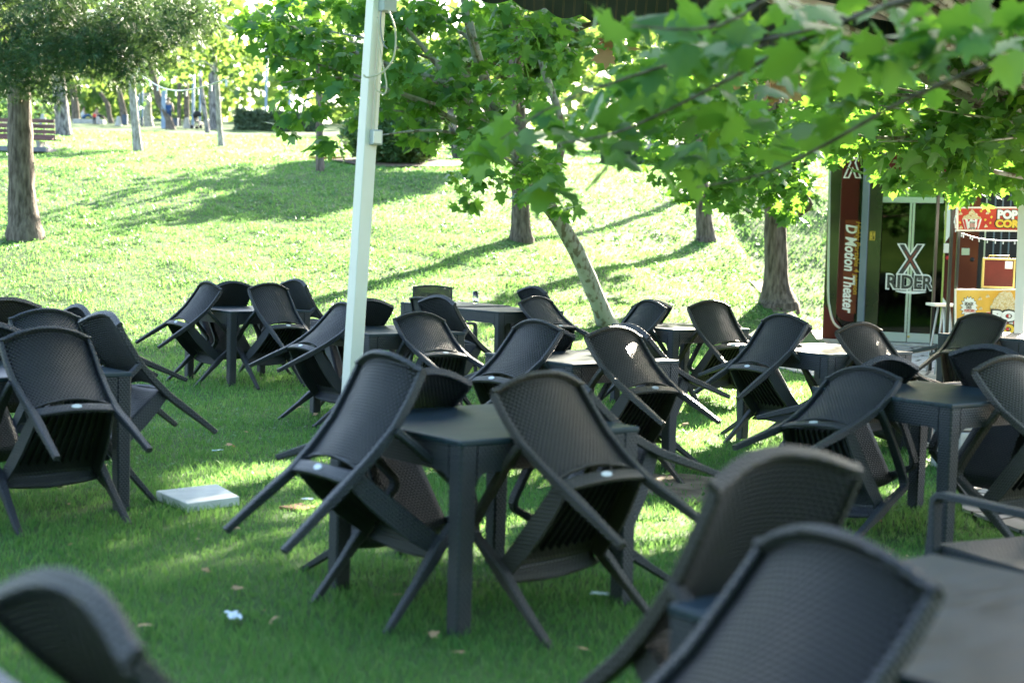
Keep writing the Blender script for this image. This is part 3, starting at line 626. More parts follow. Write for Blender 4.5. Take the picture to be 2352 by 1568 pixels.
c9 = clus([(1570, 320, 100, 60), (1690, 360, 110, 60), (1790, 330, 80, 90), (1705, 430, 45, 60), (1785, 485, 50, 38), (1850, 410, 35, 50), (1610, 415, 55, 40), (1500, 385, 25, 45), (1880, 330, 50, 60), (1700, 200, 140, 90, .7), (1480, 190, 100, 90, .7), (1860, 190, 90, 80, .7)], 18.8, 22.8, 2.1, .26, 20)+clus([(1780, 400, 45, 60)], 21.5, 23.2, 8, .25, 22)+blob(3.8, 22.3, 6.5, 2.6, 2.4, 1.5, 160, .6, 16)
tree('plane_tree', 'big plane tree with flared dark trunk left of the red kiosk', 'tree', [(1786, 706, 64), (1783, 650, 52), (1781, 560, 50), (1780, 460, 47), (1776, 330, 44), (1770, 100, 38)], GH(1786, 702).y, 0, M_bark, c9, .16, 'plane', M_plane, G_P, 1.6, .12,
     extra=[([(1778, 420, 26), (1680, 360, 14), (1560, 330, 6)], (23, -1.5)), ([(1776, 380, 22), (1840, 380, 12), (1890, 350, 5)], (23, -2))])
c11 = clus([(1940, 250, 80, 60), (2080, 290, 110, 75), (2200, 320, 130, 80), (2300, 240, 80, 120), (2240, 390, 110, 50), (2090, 395, 60, 35), (2150, 170, 170, 70), (2000, 180, 100, 60), (1965, 330, 60, 40), (2250, 120, 110, 60), (2330, 380, 40, 60)], 12.2, 15.4, 1.9, .23, 17)+blob(7.4, 12.6, 5.7, 3.4, 2.6, 1.7, 150, .6, 14)+blob(3.4, 13.4, 5.7, 2.8, 2.6, 1.0, 120, .6, 14)+blob(1.2, 11.6, 4.9, 3.2, 2.2, .6, 60, .6, 15)+blob(4.9, 9.6, 4.3, 2.4, 2.6, .6, 125, .6, 15)+blob(2.2, 9.3, 4.3, 2.0, 1.6, .5, 55, .6, 14)+blob(4.4, 9.9, 4.0, 2.0, 1.7, .3, 170, .5, 14)+blob(-.6, 9.2, 4.5, 2.6, 2.0, .5, 70, .6, 15)+blob(1.4, 16.2, 5.7, 3.2, 1.8, .6, 120, .6, 15)+blob(3.4, 18.9, 6.4, 3.2, 1.5, .5, 120, .6, 15)  # blobs: unseen leaf masses added above the frame to shade the tables
tree('plane_tree', 'sunlit plane tree reaching in from the right over the popcorn stand', 'tree', [(2700, 930, 80), (2690, 700, 74), (2660, 400, 66), (2640, 100, 60), (2600, -200, 40)], 14.6, 0, M_bark_plane, c11, .16, 'plane', M_plane, G_P, 1.4, .3,
     extra=[([(2660, 330, 40), (2352, 290, 17), (2200, 300, 13), (2060, 318, 9), (1930, 305, 4)], (14.4, -1.2)), ([(2660, 420, 34), (2340, 405, 12), (2200, 365, 8), (2090, 350, 4)], (14.2, -1)), ([(2640, 250, 30), (2352, 228, 12), (2220, 250, 8), (2120, 215, 4)], (14.6, 0))])
# near branches hanging into the top right, out of focus
c12 = []
for (cx, cy, rx, ry, Y, n) in [(1120, 335, 60, 25, 5.4, 4), (1220, 300, 90, 45, 5.2, 9), (1350, 250, 110, 70, 5.0, 16), (1500, 220, 130, 90, 4.8, 22), (1650, 180, 150, 100, 4.5, 26), (1480, 50, 110, 50, 4.0, 10), (1750, 60, 200, 80, 3.9, 22), (2000, 80, 200, 90, 3.8, 22), (2230, 70, 150, 90, 3.6, 18), (1600, 350, 130, 45, 5.1, 12), (1800, 290, 150, 60, 5.0, 16), (1262, 420, 14, 35, 5.0, 3), (1990, 210, 160, 60, 4.6, 15), (1390, 330, 90, 50, 4.9, 10)]:
    for _ in range(int(n*1.5)):
        a = random.random()*2*math.pi; q = math.sqrt(random.random()); p = W(cx+rx*q*math.cos(a), cy+ry*q*math.sin(a), (Y+.7)*random.uniform(.93, 1.08)); c12.append((p.x, p.y, p.z, .05, 1.6))
root = empty('plane_tree', (4.6, 4.4, 0), label='nearest plane tree whose blurred branches hang across the upper right', cat='tree', group=G_P)
mb = MB(); mb.tube([(4.6, 4.4, -.2), (4.55, 4.4, .1), (4.5, 4.45, 1.2), (4.3, 4.5, 2.4), (4.2, 4.4, 3.6), (4.4, 4.2, 5.2)], [.30, .24, .20, .18, .15, .1], 14, nz=.04)
hub = Vector((4.2, 4.45, 3.0))
for (pts, yy) in [([(2700, -260, 60), (2360, -60, 26), (2050, 10, 16), (1850, 90, 11), (1640, 200, 8), (1430, 300, 6), (1280, 330, 3)], (4.2, .9)), ([(2700, 0, 50), (2352, 120, 14), (2100, 220, 10), (1900, 330, 8), (1750, 400, 5), (1600, 430, 3)], (4.2, 1.0)), ([(2500, -150, 30), (1900, -60, 14), (1650, 60, 8), (1450, 60, 4)], (3.9, .3)), ([(1900, 60, 9), (1600, 130, 7), (1300, 230, 5), (1150, 320, 3)], (4.5, .8))]:
    P, Rr = tpath(pts, *yy); mb.tube(P, Rr, 8, nz=.05)
    if pts[0][0] >= 2500: limb(mb, hub, P[0], .12, Rr[0], 0, 8)
# unseen leaf mass above the frame, added to shade the near leaves
up12 = blob(4.0, 5.2, 4.9, 3.2, 2.6, 1.2, 110, .5, 14)
t_ = mb.build('trunk', M_bark, root); c_ = crown_mesh('crown', c12+up12, .125, 'plane', .5, M_plane, root); rebase(root, t_, c_)
# a few withered leaves caught in the branches
cd = clus([(1800, 185, 40, 30), (1700, 160, 10, 15), (1420, 110, 10, 10)], 9, 12, 4, .12, 5)
tag(crown_mesh('withered_leaves', cd, .15, 'plane', .9, M_dry), 'withered brown leaves caught among the green branches at upper right', 'leaves')

# pine at the left
def needles(name, cl, parent, ln=.13):
    Vs = []; n_t = 0
    for (x, y, z, r, n) in cl:
        d = rng.normal(size=(n, 3)); d /= np.linalg.norm(d, axis=1, keepdims=True); c = np.array([x, y, z])+d*(r*rng.random(n)**.5)[:, None]
        ax = d+rng.normal(size=(n, 3))*.6+[0, 0, -.15]; ax /= np.linalg.norm(ax, axis=1, keepdims=True); k = 13
        nd = np.repeat(ax, k, 0)+rng.normal(size=(n*k, 3))*.55; nd /= np.linalg.norm(nd, axis=1, keepdims=True)
        p0 = np.repeat(c, k, 0); sd_ = np.cross(nd, rng.normal(size=(n*k, 3))); sd_ /= np.linalg.norm(sd_, axis=1, keepdims=True); L = ln*(.7+.6*rng.random(n*k))[:, None]
        V = np.stack([p0-sd_*.006, p0+sd_*.006, p0+nd*L], 1); Vs.append(V.reshape(-1, 3))
    V = np.concatenate(Vs); return link(name, np_mesh(name, V, np.arange(len(V)).reshape(-1, 3)), parent, M_needle)
cp = clus([(50, 40, 130, 110), (170, 60, 130, 90), (50, 150, 100, 45), (250, 90, 110, 55), (340, 50, 110, 55), (440, 25, 70, 40), (320, 140, 80, 25, .7), (110, 200, 60, 20), (430, 85, 70, 35, .7), (20, 210, 40, 20), (240, 160, 60, 25, .6)], 20.5, 25, 2.2, .36, 52)
P, Rr = tpath([(58, 548, 70), (52, 470, 60), (48, 380, 57), (46, 290, 54), (44, 200, 50), (48, 80, 44), (60, -60, 36)], 24.4, 0)
base = Vector((P[0].x, P[0].y, tz(P[0].x, P[0].y))); root = empty('pine_tree', base, label='dark pine with rough brown trunk in front of the slatted bench', cat='tree')
mb = MB(); mb.tube([P[0]+Vector((0, 0, -.3))]+P, [Rr[0]*1.35, Rr[0]*1.25]+[r*(1+.35*math.exp(-(p.z-base.z)/.3)) for p, r in zip(P[1:], Rr[1:])], 16, nz=.06)
for c in cp:
    if random.random() < .13:
        cc = Vector(c[:3]); j = min(range(8, len(P)), key=lambda i: abs(P[i].z-(cc.z-.1*(cc-P[i]).length))+random.random()*.4); limb(mb, P[j], cc, .02+.008*(cc-P[j]).length, .008, .15, 6)
t_ = mb.build('trunk', M_bark, root); c_ = needles('crown', cp, root, .16); rebase(root, t_, c_)

# middle distance and far park trees
def far_tree(label, pts, Y, bark, ells, dens=1.0, size=.34, leafm=M_plane_far, flare=1.15, dr=2.5, name='park_tree', nl=26, r=.8, grp='park trees beyond the crest', more=None):
    cl = (clus(ells, Y-dr, Y+dr, dens, r, nl) if ells else [])+(more or [])
    return tree(name, label, 'tree', pts, Y, 0, bark, cl, size, 'star', leafm, grp, flare, .12, .3, tr=(.05, .02), seg=10)
def GY(px, py):
    g = GH(px, py); return g.y
def ft(label, pts, ells, bark=M_bark, **k):
    y = GY(pts[0][0], pts[0][1]); return far_tree(label, pts, y, bark, ells, **k)
ft('slender pale trunked tree standing on the bright crest', [(317, 347, 21), (311, 290, 19), (305, 220, 17), (300, 140, 16), (298, 40, 14), (300, -40, 12)], [(290, 60, 70, 60), (330, 20, 60, 50)], M_bark_pale, size=.22, dr=1.2, nl=22, r=.5)
ft('thin trunked young tree with round bright green crown', [(508, 335, 13), (504, 290, 12), (500, 215, 11), (492, 120, 8)], [(470, 150, 90, 45), (520, 130, 60, 60), (420, 175, 55, 25), (490, 90, 80, 45)], M_bark_pale, size=.2, dr=1.6, nl=30, r=.45, dens=1.4)
ft('small tree at the corner of the shadow left of the white post', [(736, 394, 19), (734, 330, 17), (733, 250, 15), (730, 120, 12), (730, 0, 9)], [(740, 60, 90, 70), (700, 0, 90, 60)], M_bark, size=.2, dr=1.4, nl=26, r=.5, dens=1.0)
ft('thick grey fissured pine trunk behind the bench', [(147, 314, 36), (143, 270, 34), (138, 220, 32), (131, 150, 29), (120, 40, 26), (110, -60, 22)], [(80, -20, 90, 40), (200, 10, 90, 50)], M_bark_pine, size=.3, leafm=M_dark_leaf, nl=30, dens=.8)
ft('reddish brown trunk left of the child in red', [(175, 281, 19), (173, 250, 18), (170, 226, 17), (165, 180, 13)], [(190, 160, 80, 50), (150, 200, 40, 25)], size=.4)
ft('tree bending left near the child in red', [(256, 284, 12), (250, 262, 11), (248, 245, 11), (240, 228, 10), (230, 214, 8)], [(230, 190, 70, 40), (250, 130, 70, 50)], size=.4)
ft('orange barked trunk behind the left dustbin', [(287, 284, 18), (283, 255, 16), (278, 230, 14), (272, 205, 12)], [(285, 180, 60, 35), (330, 130, 60, 50)], size=.4)
ft('pale stout trunk under a dark clipped crown', [(343, 292, 20), (340, 270, 18), (339, 235, 17), (338, 215, 14)], [(345, 195, 45, 35), (335, 160, 50, 40)], M_bark_pale, leafm=M_dark_leaf, size=.3, dr=1.6, dens=2)
ft('dark sinuous trunk bending in front of the man in blue', [(391, 297, 24), (388, 282, 20), (380, 262, 19), (368, 238, 17), (361, 215, 16), (356, 190, 15), (348, 160, 13), (340, 100, 11)], [(380, 100, 90, 60), (330, 60, 80, 60), (400, 40, 80, 60)], size=.4)
ft('slim reddish trunk right of the man in blue', [(411, 290, 9), (411, 260, 9), (411, 230, 9), (412, 190, 7)], [(420, 170, 60, 40)], size=.4)
ft('split reddish trunk behind the white bollard near the pushchair', [(429, 289, 14), (429, 262, 13), (428, 235, 13), (428, 190, 10)], [(440, 120, 60, 60)], size=.4)
ft('leaning slate coloured trunk right of the pushchair', [(477, 306, 11), (472, 270, 11), (466, 230, 10), (460, 180, 8)], [(500, 60, 70, 60)], M_bark_pine, size=.34)
ft('broad bluish trunk just left of the clipped hedge', [(492, 298, 22), (490, 260, 21), (489, 225, 20), (486, 150, 16)], [(540, 210, 40, 30, .7), (560, 60, 50, 60, .5)], M_bark_pine, size=.4)
ft('grey trunk glimpsed behind the leaning plane foliage', [(1052, 366, 24), (1046, 330, 22), (1040, 280, 20), (1030, 200, 18)], [(1000, 150, 120, 90), (1100, 100, 110, 90)], M_bark_pine, size=.34, more=blob(.3, 41.0, 7.1, 1.8, 1.4, 1.0, 100, .45, 22))
ft('grey trunk seen right of the white post among leaves', [(925, 300, 26), (922, 250, 24), (918, 200, 22), (900, 80, 18)], [(880, 70, 110, 90), (960, 130, 90, 70)], M_bark_pine, size=.36)
ft('tree hidden behind the plane leaves above the slope', [(1500, 350, 18), (1498, 280, 16), (1495, 180, 13)], [(1480, 120, 130, 100), (1620, 160, 120, 90)], size=.4)
ft('tree behind the kiosk with bright crown', [(2050, 330, 24), (2050, 240, 22), (2050, 100, 16)], [(1980, 150, 140, 110), (2200, 160, 150, 120), (2330, 120, 80, 120)], size=.4, dens=1.2)
gq = GH(1740, 395)
ft('tall slim trunked tree hidden behind the big tree by the kiosk, casting a long stripe', [(1740, 397, 24), (1740, 300, 22), (1738, 150, 20), (1736, 0, 18), (1735, -250, 16), (1735, -420, 12)], None, M_bark, more=blob(gq.x+.2, gq.y, gq.z+9.6, 2.2, 2.0, 1.6, 90, .6, 20))
# dark conifer low at the far left
tree('conifer', 'low dark conifer at the left edge behind the pine trunk', 'tree', [(30, 296, 16), (30, 240, 10), (30, 170, 5)], GY(30, 300), 0, M_bark, clus([(20, 205, 55, 50), (60, 250, 60, 45), (100, 255, 30, 35), (10, 265, 40, 35)], GY(30, 300)-2, GY(30, 300)+2, 3.0, .7, 34), .22, 'simple', M_dark_leaf, None, 1.1, .1, .2, tr=(.03, .01))
# dark clipped evergreen bush, with its soil bed and ochre kerb
gb = GH(890, 384)
cl = []
for _ in range(760):
    d = Vector((random.gauss(0, 1), random.gauss(0, 1), random.gauss(0, 1))).normalized()*random.random()**.22
    cl.append((gb.x+d.x*1.42+.05, gb.y+1.2+d.y*1.2, gb.z+.95+d.z*.86, .12, 26))
root = empty('evergreen_bush', (gb.x, gb.y+1.2, gb.z), label='large dark rounded evergreen bush behind the white post', cat='bush')
mb = MB()
for _ in range(9): limb(mb, (gb.x, gb.y+1.2, gb.z-.1), (gb.x+random.uniform(-.9, .9), gb.y+1.2+random.uniform(-.8, .8), gb.z+1.2), .05, .015, 0)
a_ = mb.build('trunk', M_bark, root); b_ = crown_mesh('crown', cl, .11, 'simple', .1, M_dark_leaf, root); rebase(root, a_, b_)
def drape(name, ring, mtl, h=.02):
    """ring of plan points -> sheet on the terrain"""
    cx = sum(p[0] for p in ring)/len(ring); cy = sum(p[1] for p in ring)/len(ring); vs = [(cx, cy, tz(cx, cy)+h)]; fs = []; n = len(ring)
    for q in (.35, .7, 1.0):
        for p in ring: x, y = cx+(p[0]-cx)*q, cy+(p[1]-cy)*q; vs.append((x, y, tz(x, y)+h))
    fs += [(0, 1+i, 1+(i+1) % n) for i in range(n)]
    for k in range(2): fs += [(1+k*n+i, 1+(k+1)*n+i, 1+(k+1)*n+(i+1) % n, 1+k*n+(i+1) % n) for i in range(n)]
    m = MB(); m.add(vs, fs, True); return m.build(name, mtl)
tag(drape('soil_bed', [(gb.x+.2+1.9*math.cos(a), gb.y+1.0+1.7*math.sin(a)) for a in np.linspace(0, 2*math.pi, 24, endpoint=False)], noisy('bed_soil', (.07, .045, .03), (.16, .11, .08), 5, .95, .6, .02), .05), kind='structure')
def kerb(name, p, q, mtl, label, cat, h=.12, w_=.14):
    a = GH(*p); b = GH(*q); mb = MB(); n = 14; P = []
    for i in range(n): x = a.x+(b.x-a.x)*i/(n-1); y = a.y+(b.y-a.y)*i/(n-1); P.append((x, y, tz(x, y)+h*.3))
    mb.sweep(P, w_, h, lat=(0, 1, 0), ch=.2); return tag(mb.build(name, mtl), label, cat)
M_ochre = noisy('ochre_paint', (.45, .26, .05), (.55, .36, .10), 6, .7, 0)
kerb('kerb', (712, 367), (790, 368), M_ochre, 'ochre painted kerb at the foot of the dark bush', 'kerb')
kerb('kerb', (1085, 371), (1275, 373), M_ochre, 'ochre painted kerb in front of the low wall behind the leaning tree', 'kerb')
a = GH(1060, 366); b = GH(1250, 368)
mb = MB(); mb.sweep([(a.x, a.y+.6, tz(a.x, a.y+.6)+.1), (b.x, b.y+.6, tz(b.x, b.y+.6)+.1)], .4, .55, lat=(0, 1, 0), ch=.05); tag(mb.build('low_wall', noisy('mauve_render', (.28, .25, .27), (.38, .34, .36), 6, .9, .2, .01)), 'low mauve grey wall seen under the leaning tree foliage', 'wall')
a = GH(1640, 372); b = GH(1560, 372)
mb = MB(); mb.box((b.x, b.y, b.z+.25), (2.2, .5, .5)); tag(mb.build('low_wall', M_bark_pale), 'short brown wall by the leaves right of centre in the distance', 'wall')
def hedge(name, label, p, q, ht, dp, n, ls=.12, off=0):
    a = GH(*p); b = GH(*q); root = empty(name, a, label=label, cat='hedge'); L = (b-a).length; cl = []
    for _ in range(n):
        t = random.random(); c = a.lerp(b, t); u_, v_ = random.random(), random.random()
        face = random.random()
        dy = dp*(0 if face < .55 else random.random()); hz = ht*(random.random()**.8 if face < .75 else 1)
        cl.append((c.x, c.y+dy, tz(c.x, c.y)+hz*(.97+.06*math.sin(t*30)), .14, 12))
    mb = MB(); mb.sweep([(a.x, a.y+dp/2, tz(a.x, a.y)+ht*.45), (b.x, b.y+dp/2, tz(b.x, b.y)+ht*.45)], dp*.8, ht*.9, lat=(0, 1, 0), ch=.3)
    k = mb.build('branches', M_hcore, root); l_ = crown_mesh('foliage', cl, ls, 'simple', .1, M_hedge_leaf, root); rebase(root, k, l_)
M_hedge_leaf = leafmat('hedge_leaves', [(.07, .12, .07), (.11, .16, .10), (.16, .21, .13)], (.16, .26, .08), .3, .5, .4)
M_hcore = noisy('hedge_twigs', (.03, .05, .03), (.05, .075, .04), 9, .95, .6, .03)
hedge('clipped_hedge', 'long clipped hedge behind the lamp post base', (542, 300), (728, 303), 1.12, 1.2, 900, .16)
hedge('clipped_hedge', 'small low hedge beyond the slope right of the leaning tree', (1392, 376), (1470, 377), .55, .8, 240, .12)

# far wood closing the view, too dense to count
def far_wood():
    P = []; n = 15000
    X = rng.uniform(-62, 75, n); Y = rng.uniform(112, 150, n); g = terr(X, Y); H = 13+6*np.sin(X*.21)+4*np.sin(X*.53+1)
    Z = g+H*rng.random(n)**.85
    px = 1176+F*X/Y
    k = ~((px > 540) & (px < 640) & (Z > g+7) & (rng.random(n) < .8)); X, Y, Z = X[k], Y[k], Z[k]; n = len(X)
    A = rng.normal(size=(n, 3)); Nn = rng.normal(size=(n, 3))*.6+[0, -.6, .8]
    V, Fx = leaves(np.stack([X, Y, Z], 1), A, Nn, .7+.7*rng.random(n), 'star')
    tag(link('far_wood', np_mesh('far_wood', V, Fx), None, M_plane_far), 'bright far wood closing the view beyond the park', 'wood', kind='stuff')
far_wood()
def rear_light_block():  # unseen wall of leaves added behind the camera to block low sky light
    n = 9000; X = rng.uniform(-34, 30, n); Y = rng.uniform(-20, -13, n); Z = terr(X, Y)+rng.random(n)*9
    V, Fx = leaves(np.stack([X, Y, Z], 1), rng.normal(size=(n, 3)), rng.normal(size=(n, 3)), .6+.6*rng.random(n), 'star')
    tag(link('light_block_leaves', np_mesh('light_block_leaves', V, Fx), None, M_plane), 'unseen belt of leaves added behind the viewer to block low sky light, mirrored in the dark glass doors', 'trees', kind='stuff')
rear_light_block()

# ------------------------------------------------------------------ park furniture
def px(Y): return Y/F
def on(p): return GH(*p)
# slatted bench
g = on((100, 350)); Yb = g.y; s_ = Yb/F
root = empty('park_bench', g, label='brown slatted park bench behind the pine trunk at left', cat='bench')
M_slat = noisy('bench_slats', (.10, .045, .04), (.20, .10, .09), 5, .6, .2, .004, 6, (.3, 4, 4)); xl = W(-70, 300, Yb).x; xr_ = W(122, 300, Yb).x; xs_ = W(143, 320, Yb).x
zt_ = W(60, 262, Yb).z; Z = lambda y: W(60, y, Yb).z
for k, (y0, y1) in enumerate([(263, 272), (275, 285), (288, 297), (299, 309)]):
    mb = MB(); y0 += 9; y1 += 9; mb.box(((xl+xr_)/2+.01*k, Yb+.10-.03*k, (Z(y0)+Z(y1))/2), (xr_-xl+.02*k, .03, Z(y0)-Z(y1)), bev=.006); o = mb.build('back_slat', M_slat, root); rebase(root, o)
for k in range(4):
    mb = MB(); mb.box(((xl+xs_)/2-.04*k, Yb-.08-.12*k, Z(321)), (xs_-xl, .10, .035), bev=.006); o = mb.build('seat_slat', M_slat, root); rebase(root, o)
for x in (W(-30, 330, Yb).x, W(99, 330, Yb).x):
    mb = MB(); mb.prism([(-.10, .0), (.12, .0), (.28, Z(325)-g.z), (-.28, Z(325)-g.z)], -.05, .05, lambda u, v, d, x=x: (x+d, Yb-.22+u, g.z+v)); mb.box((x, Yb+.11, Z(300)), (.05, .03, .4)); o = mb.build('support', M_concrete, root); rebase(root, o)
mb = MB(); x0, x1 = W(-90, 350, Yb).x, W(124, 350, Yb).x; mb.box(((x0+x1)/2, Yb-.2, g.z+.03), (x1-x0, 1.0, .14), bev=.02); tag(mb.build('bench_plinth', noisy('dark_concrete', (.16, .155, .17), (.24, .23, .24), 7, .9, .2, .005)), 'grey concrete slab under the slatted bench', 'slab')
# bollards
def bollard(x, y0, y1, wd, label):
    g = on((x, y1)); s = g.y/F; mb = MB(); h = (y1-y0)*s; r1 = wd/2*s
    rr = [r1, r1*.97, r1*.75, r1*.6, r1*.52, r1*.36, .02]; zz = [0, .05*h, .45*h, .75*h, .92*h, .985*h, h]
    mb.tube([(0, 0, z) for z in zz], rr, 18, True); o = mb.build('bollard', M_concrete); o.location = g-Vector((0, 0, .02)); tag(o, label, 'bollard', 'tapered pale concrete bollards')
bollard(99, 262, 287, 19, 'pale concrete bollard rising above the bench back'); bollard(225, 268, 285, 13, 'pale concrete bollard beside the child in red')
bollard(272, 268, 290, 17, 'pale concrete bollard beside the left dustbin'); bollard(429, 270, 295, 18, 'pale concrete bollard between the man in blue and the pushchair')
def bin_(x, y0, y1, wd, label):
    g = on((x, y1)); s = g.y/F; h = (y1-y0)*s; w_ = wd*s; root = empty('dustbin', g, label=label, cat='bin', group='dark blue park bins')
    mb = MB(); mb.box((0, 0, h*.48), (w_, w_*.8, h*.92), bev=.02); mb.build('body', mat_bin, root)
    mb = MB(); mb.box((0, 0, h*.96), (w_*1.08, w_*.9, h*.06), bev=.01); mb.build('lid', mat_bin, root)
mat_bin = mat('bin_paint', (.03, .05, .09), .5)
bin_(287, 264, 288, 12, 'dark blue dustbin in front of the orange barked trunk'); bin_(403, 272, 291, 12, 'dark dustbin just right of the man in blue'); bin_(326, 270, 291, 5, 'narrow dark bin left of the stout pale trunk')
# thin posts and lamp posts
def post(name, x, y0, y1, wd, label, cat, m, flare=0, grp=None):
    g = on((x, y1)); s = g.y/F; h = (y1-y0)*s; r = wd/2*s; root = empty(name, g, label=label, cat=cat, group=grp)
    mb = MB(); zz = [-.1, .0, .25, .8, 1.2, h]; rr = [r*(1+flare)]*2+[r*(1+flare*.8), r*(1+flare*.35), r, r*.8]
    mb.tube([(0, 0, z) for z in zz], rr, 12, True); mb.build('pole', m, root)
    mb = MB(); mb.sphere((0, 0, h+.12), .17, 12, 8, (1, 1, .6)); mb.build('lamp_head', mat_lamp, root)
mat_lamp = mat('lamp_head', (.5, .52, .55), .4); M_blue = noisy('blue_grey_paint', (.20, .26, .36), (.27, .33, .43), 4, .5, 0)
post('lamp_post', 610, 40, 301, 6, 'blue grey lamp post with flared foot in front of the hedge', 'lamp post', M_blue, 1.3)
post('lamp_post', 664, 90, 302, 5, 'second blue grey lamp post nearer the white post before the hedge', 'lamp post', M_blue, 1.0)
post('lamp_post', 443, 150, 295, 7, 'blue lamp post directly left of the pushchair', 'lamp post', M_blue)
post('lamp_post', 459, 150, 290, 5, 'thin blue lamp post rising behind the pushchair hood', 'lamp post', M_blue)
post('lamp_post', 319, 150, 284, 4, 'thin dark post right of the slender pale tree, left of its twin', 'lamp post', M_blue)
post('lamp_post', 327, 150, 283, 4, 'thin dark post between its twin and the stout pale trunk', 'lamp post', M_blue)
g = on((376, 296)); s = g.y/F; mb = MB(); mb.box((0, 0, 43*s), (9.5*s, .25, 86*s)); o = mb.build('pillar', M_blue); o.location = g; tag(o, 'flat blue grey pillar between the sinuous trunk and the man', 'pillar')
g = on((355, 286)); s = g.y/F; root = empty('barrier', g, label='dark rail barrier low between the pale trunk and the pillar', cat='barrier'); mb = MB(); mb.box((0, 0, 11*s), (42*s, .06, 2.2*s)); mb.build('rail', mat_bin, root)
for q in (-18, 18): mb = MB(); mb.box((q*s, 0, 5*s), (1.4*s, .05, 10*s)); mb.build('leg', mat_bin, root)
a = on((200, 284)); mb = MB(); s = a.y/F; mb.box((a.x, a.y+.5, a.z+.12), (70*s, .7, .3), bev=.04); tag(mb.build('low_wall', M_concrete), 'low stone edging around the trunks near the child', 'wall')
# string of lights between the slender tree and the leaves
mb = MB(); A = W(305, 153, 35); B = W(520, 182, 21); n = 30; P = [A.lerp(B, i/(n-1))+Vector((0, 0, -.35*math.sin(math.pi*i/(n-1)))) for i in range(n)]
mb.tube(P, .012, 5, True)
for p in P[2::3]: mb.box((p.x, p.y, p.z-.06), (.03, .03, .09))
tag(mb.build('light_string', mat('white_wire', (.75, .75, .72), .5)), 'white string of small lights hanging from the slender pale tree', 'light string')
# pushchair
g = on((457, 297)); s = g.y/F; root = empty('pushchair', g, (0, 0, R(-25)), 'black pushchair with raised hood by the blue lamp post', 'pushchair'); M_blk = mat('black_fabric', (.012, .012, .015), .8); M_met = mat('dark_metal', (.05, .05, .055), .4, .6)
mb = MB(); mb.sphere((-.12, 0, .78), .27, 16, 8, (1, .8, 1), lo=0, hi=.55); mb.build('hood', M_blk, root)
mb = MB(); mb.sweep([(-.30, 0, .80), (-.18, 0, .45), (.12, 0, .40), (.22, 0, .25)], .36, .05, lat=(0, 1, 0)); mb.build('seat', M_blk, root)
mb = MB()
for y in (-.22, .22):
    mb.tube([(-.32, y, .12), (.05, y, .42), (.30, y, .10)], .014, 6); mb.tube([(.30, y, .12), (-.05, y, .45), (-.42, y, 1.0)], .014, 6)
mb.tube([(-.42, -.22, 1.0), (-.42, .22, 1.0)], .016, 6); mb.tube([(-.32, -.22, .14), (-.32, .22, .14)], .012, 6); mb.build('frame', M_met, root)
for x in (-.33, .31):
    for y in (-.24, .24):
        mb = MB(); mb.tube([(x, y-.025, .11), (x, y+.025, .11)], .11, 16, False); mb.build('wheel', M_blk, root)
